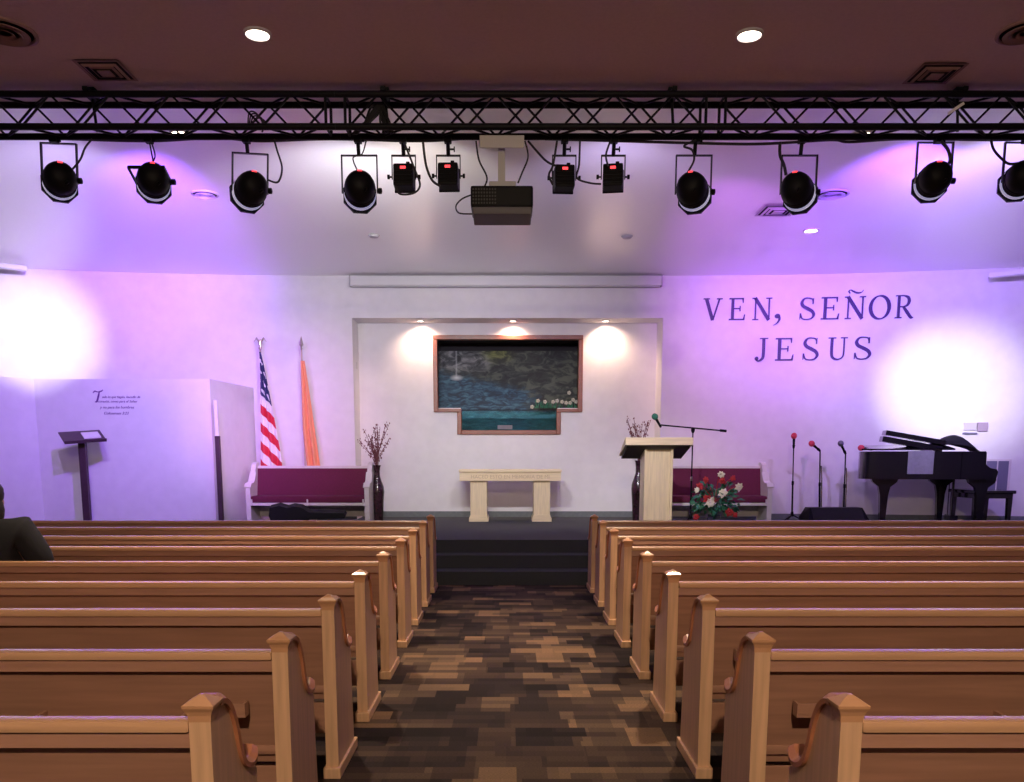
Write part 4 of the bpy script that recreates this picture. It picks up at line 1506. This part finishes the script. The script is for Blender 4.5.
# ------------------------------------------------------------------ nave pews
PL = 5.5
pew = thing('church_pew', 'x', 'pew', group='wooden pews facing the stage')
S_ = catmull([(.06, .862, 0), (.10, .855, 0), (.145, .82, 0), (.18, .76, 0), (.205, .69, 0), (.24, .625, 0), (.29, .592, 0), (.335, .583, 0), (.375, .592, 0), (.405, .604, 0)], 5)
S2 = [(v.x, v.y) for v in S_]
for s in (-1, 1):
    xc = s * (PL / 2 - .03)
    poly = [(0, 0), (0, .855), (.06, .855)] + S2[2:-8] + [(.36, .572), (.385, .555), (.385, .40), (.41, .10), (.41, 0)]
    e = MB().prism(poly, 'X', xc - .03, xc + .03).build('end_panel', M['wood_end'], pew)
    b = MB()
    prev = None
    pts = [Vector((0, p[0], p[1])) for p in S2]
    rings = []
    for i, p in enumerate(pts):
        t = (pts[min(i + 1, len(pts) - 1)] - pts[max(i - 1, 0)]).normalized()
        nrm = Vector((0, -t.z, t.y))
        if nrm.z < 0 and i < 3: nrm = -nrm
        k = i / (len(pts) - 1)
        w = .041 if k < .85 else .041 - .012 * (k - .85) / .15
        hh = .030
        sec = [(-w, -.002), (-w - .002, hh * .45), (-w * .55, hh * .95), (w * .55, hh * .95), (w + .002, hh * .45), (w, -.002)]
        rings.append([b.bm.verts.new(p + Vector((xc + a, 0, 0)) + nrm * h_) for a, h_ in sec])
    for r0, r1 in zip(rings, rings[1:]):
        for j in range(6):
            b.bm.faces.new((r0[j], r0[(j + 1) % 6], r1[(j + 1) % 6], r1[j]))
    b.bm.faces.new(rings[0]); b.bm.faces.new(rings[-1][::-1])
    b.build('arm_cap', M['wood_cap'], e, smooth=True, angle=35)
    # post cap: flared block under a low hipped peak
    b = MB()
    lv = [(.031, .061, .83, 0), (.032, .063, .848, -.002), (.036, .067, .860, -.006), (.043, .073, .871, -.012), (.0435, .074, .879, -.013), (.026, .054, .890, .006), (.006, .034, .903, .022)]
    rg = []
    for hwx, y1_, z, y0_ in lv:
        rg.append([b.bm.verts.new((xc + sx * hwx, yy, z)) for sx, yy in ((-1, y0_), (1, y0_), (1, y1_), (-1, y1_))])
    for r0, r1 in zip(rg, rg[1:]):
        for j in range(4):
            b.bm.faces.new((r0[j], r0[(j + 1) % 4], r1[(j + 1) % 4], r1[j]))
    b.bm.faces.new(rg[0][::-1]); b.bm.faces.new(rg[-1])
    b.build('post_cap', M['wood_post_cap'], e)
    MB().box(xc - .042, xc + .042, -.02, .45, 0, .055, .006).build('plinth', M['wood_end'], e)
hl = PL / 2 - .061
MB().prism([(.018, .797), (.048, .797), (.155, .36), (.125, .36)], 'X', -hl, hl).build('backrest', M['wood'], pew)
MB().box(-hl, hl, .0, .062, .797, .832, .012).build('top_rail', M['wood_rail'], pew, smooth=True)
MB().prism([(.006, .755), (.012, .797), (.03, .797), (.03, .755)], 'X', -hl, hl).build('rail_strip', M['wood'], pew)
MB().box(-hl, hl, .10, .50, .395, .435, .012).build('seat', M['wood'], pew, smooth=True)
MB().box(-hl, hl, .16, .185, .17, .33, .004).build('stretcher', M['wood'], pew)
for x in (-hl * .36, hl * .36):
    MB().prism([(.13, 0), (.13, .39), (.44, .39), (.40, 0)], 'X', x - .02, x + .02).build('support', M['wood_end'], pew)
for s in (-1, 1):
    xc = s * (hl - .16)
    hb = MB()
    hb.box(xc - .055, xc + .055, .028, .075, .56, .575, .002).box(xc - .055, xc + .055, .026, .034, .575, .615, .002)
    hb.box(xc - .055, xc - .047, .03, .075, .575, .615).box(xc + .047, xc + .055, .03, .075, .575, .615)
    hb.xform(Matrix.Translation((0, -.035, .02))).build('card_holder', M['wood'], pew)
    xr_ = s * (hl - .62)
    hb = MB()
    hb.box(xr_ - .28, xr_ + .28, -.03, .07, .50, .512, .002).box(xr_ - .28, xr_ + .28, -.03, -.018, .512, .585, .003)
    hb.box(xr_ - .28, xr_ - .268, -.018, .07, .512, .585).box(xr_ + .268, xr_ + .28, -.018, .07, .512, .585)
    hb.build('book_rack', M['wood'], pew)

ROWS = [2.205, 3.03, 3.89, 4.77, 5.72, 6.70, 7.62, 8.58, 9.48]
ORD = ['nearest the camera, ninth', 'eighth', 'seventh', 'sixth', 'fifth', 'fourth', 'third', 'second', 'front']
AISLE = lambda i: {'left': -.815 - .005 * i, 'right': .912 + .0055 * i}
first = True
for side, sg in (('left', -1), ('right', 1)):
    for i, y in enumerate(ROWS):
        word = ORD[i]
        sx = AISLE(i)[side] + sg * PL / 2
        lab = {0: f'honey-coloured wooden pew {side} of the aisle, in the row nearest the camera',
               8: f'honey-coloured wooden pew {side} of the aisle, in the front row by the stage'}.get(
            i, f'honey-coloured wooden pew {side} of the aisle, {word} row counted from the stage')
        if first:
            pew.location = (sx, y, 0); pew['label'] = lab; first = False
        else:
            dup(pew, (sx, y, 0), lab)

# ------------------------------------------------------------------ seated person
px_ = P(-13, 520, 6.1).x
body_o = None
per = thing('person', 'person in a dark jacket seated in a left pew, seen from behind', 'person', (px_, 6.08, 0))
per.scale = (1.04, 1, 1.03)


def skin(name, verts, edges, radii, m, parent, sub=2, root=0):
    me = bpy.data.meshes.new(name)
    me.from_pydata(verts, edges, [])
    o = bpy.data.objects.new(name, me); COL.objects.link(o); o.parent = parent
    sm = o.modifiers.new('skin', 'SKIN')
    lay = me.skin_vertices[0] if me.skin_vertices else None
    if lay is None:
        bpy.context.view_layer.objects.active = o
    for i, rr in enumerate(radii):
        me.skin_vertices[0].data[i].radius = rr if isinstance(rr, tuple) else (rr, rr)
        me.skin_vertices[0].data[i].use_root = (i == root)
    sm.use_smooth_shade = True
    sb = o.modifiers.new('sub', 'SUBSURF'); sb.levels = sub; sb.render_levels = sub
    me.materials.append(m)
    dg = bpy.context.evaluated_depsgraph_get()
    m2 = bpy.data.meshes.new_from_object(o.evaluated_get(dg))
    o.modifiers.clear()
    o.data = m2
    return o


V = [(0, .04, .54), (0, .01, .72), (0, -.02, .92), (0, .0, 1.03), (0, .04, 1.07), (0, .07, 1.13), (0, .075, 1.22), (0, .07, 1.30)]
R = [.14, .125, .13, .08, .055, (.075, .085), (.08, .095), .06]
E = [(i, i + 1) for i in range(7)]
def addv(p, r_, frm):
    V.append(p); R.append(r_); E.append((frm, len(V) - 1)); return len(V) - 1
nose = addv((0, .185, 1.165), .012, 5)
for s in (-1, 1):
    sh = addv((s * .19, -.01, 1.03), .075, 2)
    el = addv((s * .285, .05, .77), .052, sh)
    wr = addv((s * .16, .28, .66), .032, el)
    pm = addv((s * .10, .35, .645), .034, wr)
    for k in range(4):
        f1 = addv((s * (.115 - .02 * k), .385, .64 - .002 * k), .009, pm)
        f2_ = addv((s * (.11 - .02 * k), .42 - .004 * abs(k - 1.5), .62), .008, f1)
        addv((s * (.105 - .02 * k), .43 - .004 * abs(k - 1.5), .60), .007, f2_)
    t1 = addv((s * .055, .34, .65), .010, pm); addv((s * .035, .36, .64), .008, t1)
    hp_ = addv((s * .10, .10, .535), .09, 0)
    kn = addv((s * .12, .46, .53), .065, hp_)
    an = addv((s * .12, .44, .10), .042, kn)
    addv((s * .12, .56, .045), .04, an)
body_o = skin('body', V, E, R, M['skin'], per)
# jacket
V, R, E = [(0, .02, .60), (0, .0, .78), (0, -.02, .95), (0, .0, 1.04)], [.25, .23, .20, .11], [(0, 1), (1, 2), (2, 3)]
for s in (-1, 1):
    sh = addv((s * .25, -.01, 1.0), .115, 2)
    el = addv((s * .36, .05, .75), .095, sh)
    wr = addv((s * .20, .26, .665), .055, el)
skin('jacket', V, E, R, M['jacket'], per)
V, R, E = [(0, .06, .53)], [.16], []
for s in (-1, 1):
    hp_ = addv((s * .10, .12, .535), .105, 0)
    kn = addv((s * .12, .47, .53), .08, hp_)
    an = addv((s * .12, .44, .12), .055, kn)
skin('trousers', V, E, R, M['jacket'], per)
b = MB().sphere((0, .055, 1.245), .107, 20, (.96, 1.06, 1.0))
for v_ in list(b.bm.verts):
    if v_.co.y > .11 and v_.co.z < 1.27:
        v_.co.y = .11
b.sphere((0, .045, 1.13), .108, 16, (1.0, .78, 1.3))
b.build('hair', M['hair'], per, smooth=True)
b = MB()
for s in (-1, 1):
    b.sphere((s * .034, .158, 1.205), .012, 8)
b.build('eyes', M['plate'], per, smooth=True)
b = MB()
for s in (-1, 1):
    b.sphere((s * .080, .085, 1.185), .026, 10, (.35, .7, 1.1))
b.build('ears', M['skin'], per, smooth=True)
MB().sphere((0, .165, 1.125), .022, 10, (1, .35, .3)).build('mouth', M['red'], per, smooth=True)

# ------------------------------------------------------------------ lights
def spot(loc, target, power, col, size, blend=1.0, rad=.08, name='spot'):
    d = bpy.data.lights.new(name, 'SPOT')
    d.energy = power; d.color = col; d.spot_size = math.radians(size); d.spot_blend = blend; d.shadow_soft_size = rad
    o = bpy.data.objects.new(name, d); COL.objects.link(o)
    o.location = loc
    o.rotation_euler = (Vector(target) - Vector(loc)).to_track_quat('-Z', 'Y').to_euler()
    return o


VIO = (.30, .09, 1.0)
MAG = (.62, .15, 1.0)
PINK = (1.0, .45, .82)
LAV = (.62, .50, 1.0)
WHT = (.92, .90, 1.0)
WARM = (1.0, .93, .82)
beams = [
    (0, (26, 336, 13.4), 2500, (1.0, .93, 1.0), 22),
    (0, (90, 330, 12.5), 380, LAV, 95),
    (1, (150, 225, 13.9), 1600, VIO, 42),
    (1, (140, 400, 12.9), 1000, VIO, 64),
    (2, (150, 290, 13.9), 900, MAG, 38),
    (2, (285, 430, 14.1), 560, (1.0, .36, .88), 36),
    (3, (320, 300, 14.2), 380, WHT, 90),
    (4, (765, 290, 14.1), 1100, MAG, 38),
    (4, (745, 390, 14.1), 520, PINK, 36),
    (5, (952, 392, 13.8), 2800, (1.0, .96, 1.0), 20),
    (5, (952, 380, 13.8), 800, LAV, 40),
    (5, (238, 440, 13), 1000, (.85, .5, 1), 14),
    (6, (860, 220, 13.9), 1500, VIO, 56),
    (7, (960, 300, 13.5), 480, LAV, 90),
    (7, (940, 300, 13.5), 420, VIO, 80),
    (8, (430, 300, 14.5), 250, WARM, 90),
    (9, (500, 475, 14), 310, (1, .97, .95), 44),
    (10, (530, 475, 14), 310, (1, .97, .95), 44),
    (11, (655, 470, 12), 520, (1, .97, .95), 34),
    (11, (620, 300, 14.5), 220, LAV, 90),
]
for i, tgt, pw, col, sz in beams:
    spot(SPOTS[i], P(*tgt), pw, col, sz, rad=.06)
# niche downlights
for px, w_ in ((420, 42), (513, 34), (606, 48)):
    x = P(px, 320, 14.45).x
    o = thing('niche_downlight', {420: 'left warm downlight in the niche ceiling', 513: 'middle warm downlight in the niche ceiling', 606: 'right warm downlight in the niche ceiling'}[px], 'ceiling light', (x, 14.5, NT), group='niche downlights')
    MB().lathe([(.07, 0), (.07, -.008), (.058, -.01), (.055, -.002)], n=20).build('trim_ring', M['vent_white'], o)
    MB().lathe([(.054, -.003), (0, -.005)], n=20).build('lamp_disc', M['lamp'], o)
    spot((x, 14.57, NT - .03), (x + (.12 if px == 606 else 0), 14.85, NT - 1.0), w_ * 1.8, (1, .66, .45), 140, rad=.05)
# house downlights, and one added fill light behind the camera
HOUSE = (1.0, .76, .52)
for c in (D1, D2):
    spot((c.x, c.y, CEIL - .05), (c.x, c.y, 0), 620, HOUSE, 86, blend=.7, rad=.07)
for x in (-1.88, 1.85):
    spot((x, 2.4, CEIL - .05), (x, 2.4, 0), 25, HOUSE, 105, rad=.09)
    spot((x, -1.6, CEIL - .05), (x, -.6, 0), 35, HOUSE, 160, blend=.6, rad=.09)
spot((.05, -2.0, CEIL - .05), (.05, 3.4, .9), 1020, HOUSE, 110, blend=.8, rad=.09)  # added fill light, brightens the pew posts and backs facing the camera
for x in (-5.6, 5.6):
    for y in (6.3, 2.4, -1.6):
        spot((x, y, CEIL - .05), (x, y, 0), 75, HOUSE, 112, rad=.09)
for c in (D3, D4, D5):
    spot((c.x, c.y, CEIL - .05), (c.x, c.y, 0), 40, (1, .85, .65), 120, rad=.08)

w = bpy.data.worlds.new('world'); scn.world = w
w.use_nodes = True
w.node_tree.nodes['Background'].inputs[0].default_value = (.02, .018, .025, 1)
w.node_tree.nodes['Background'].inputs[1].default_value = 1
vs = scn.view_settings
vs.view_transform = 'Standard'; vs.look = 'None'; vs.exposure = 0.0; vs.gamma = 1.0
vs.use_curve_mapping = False
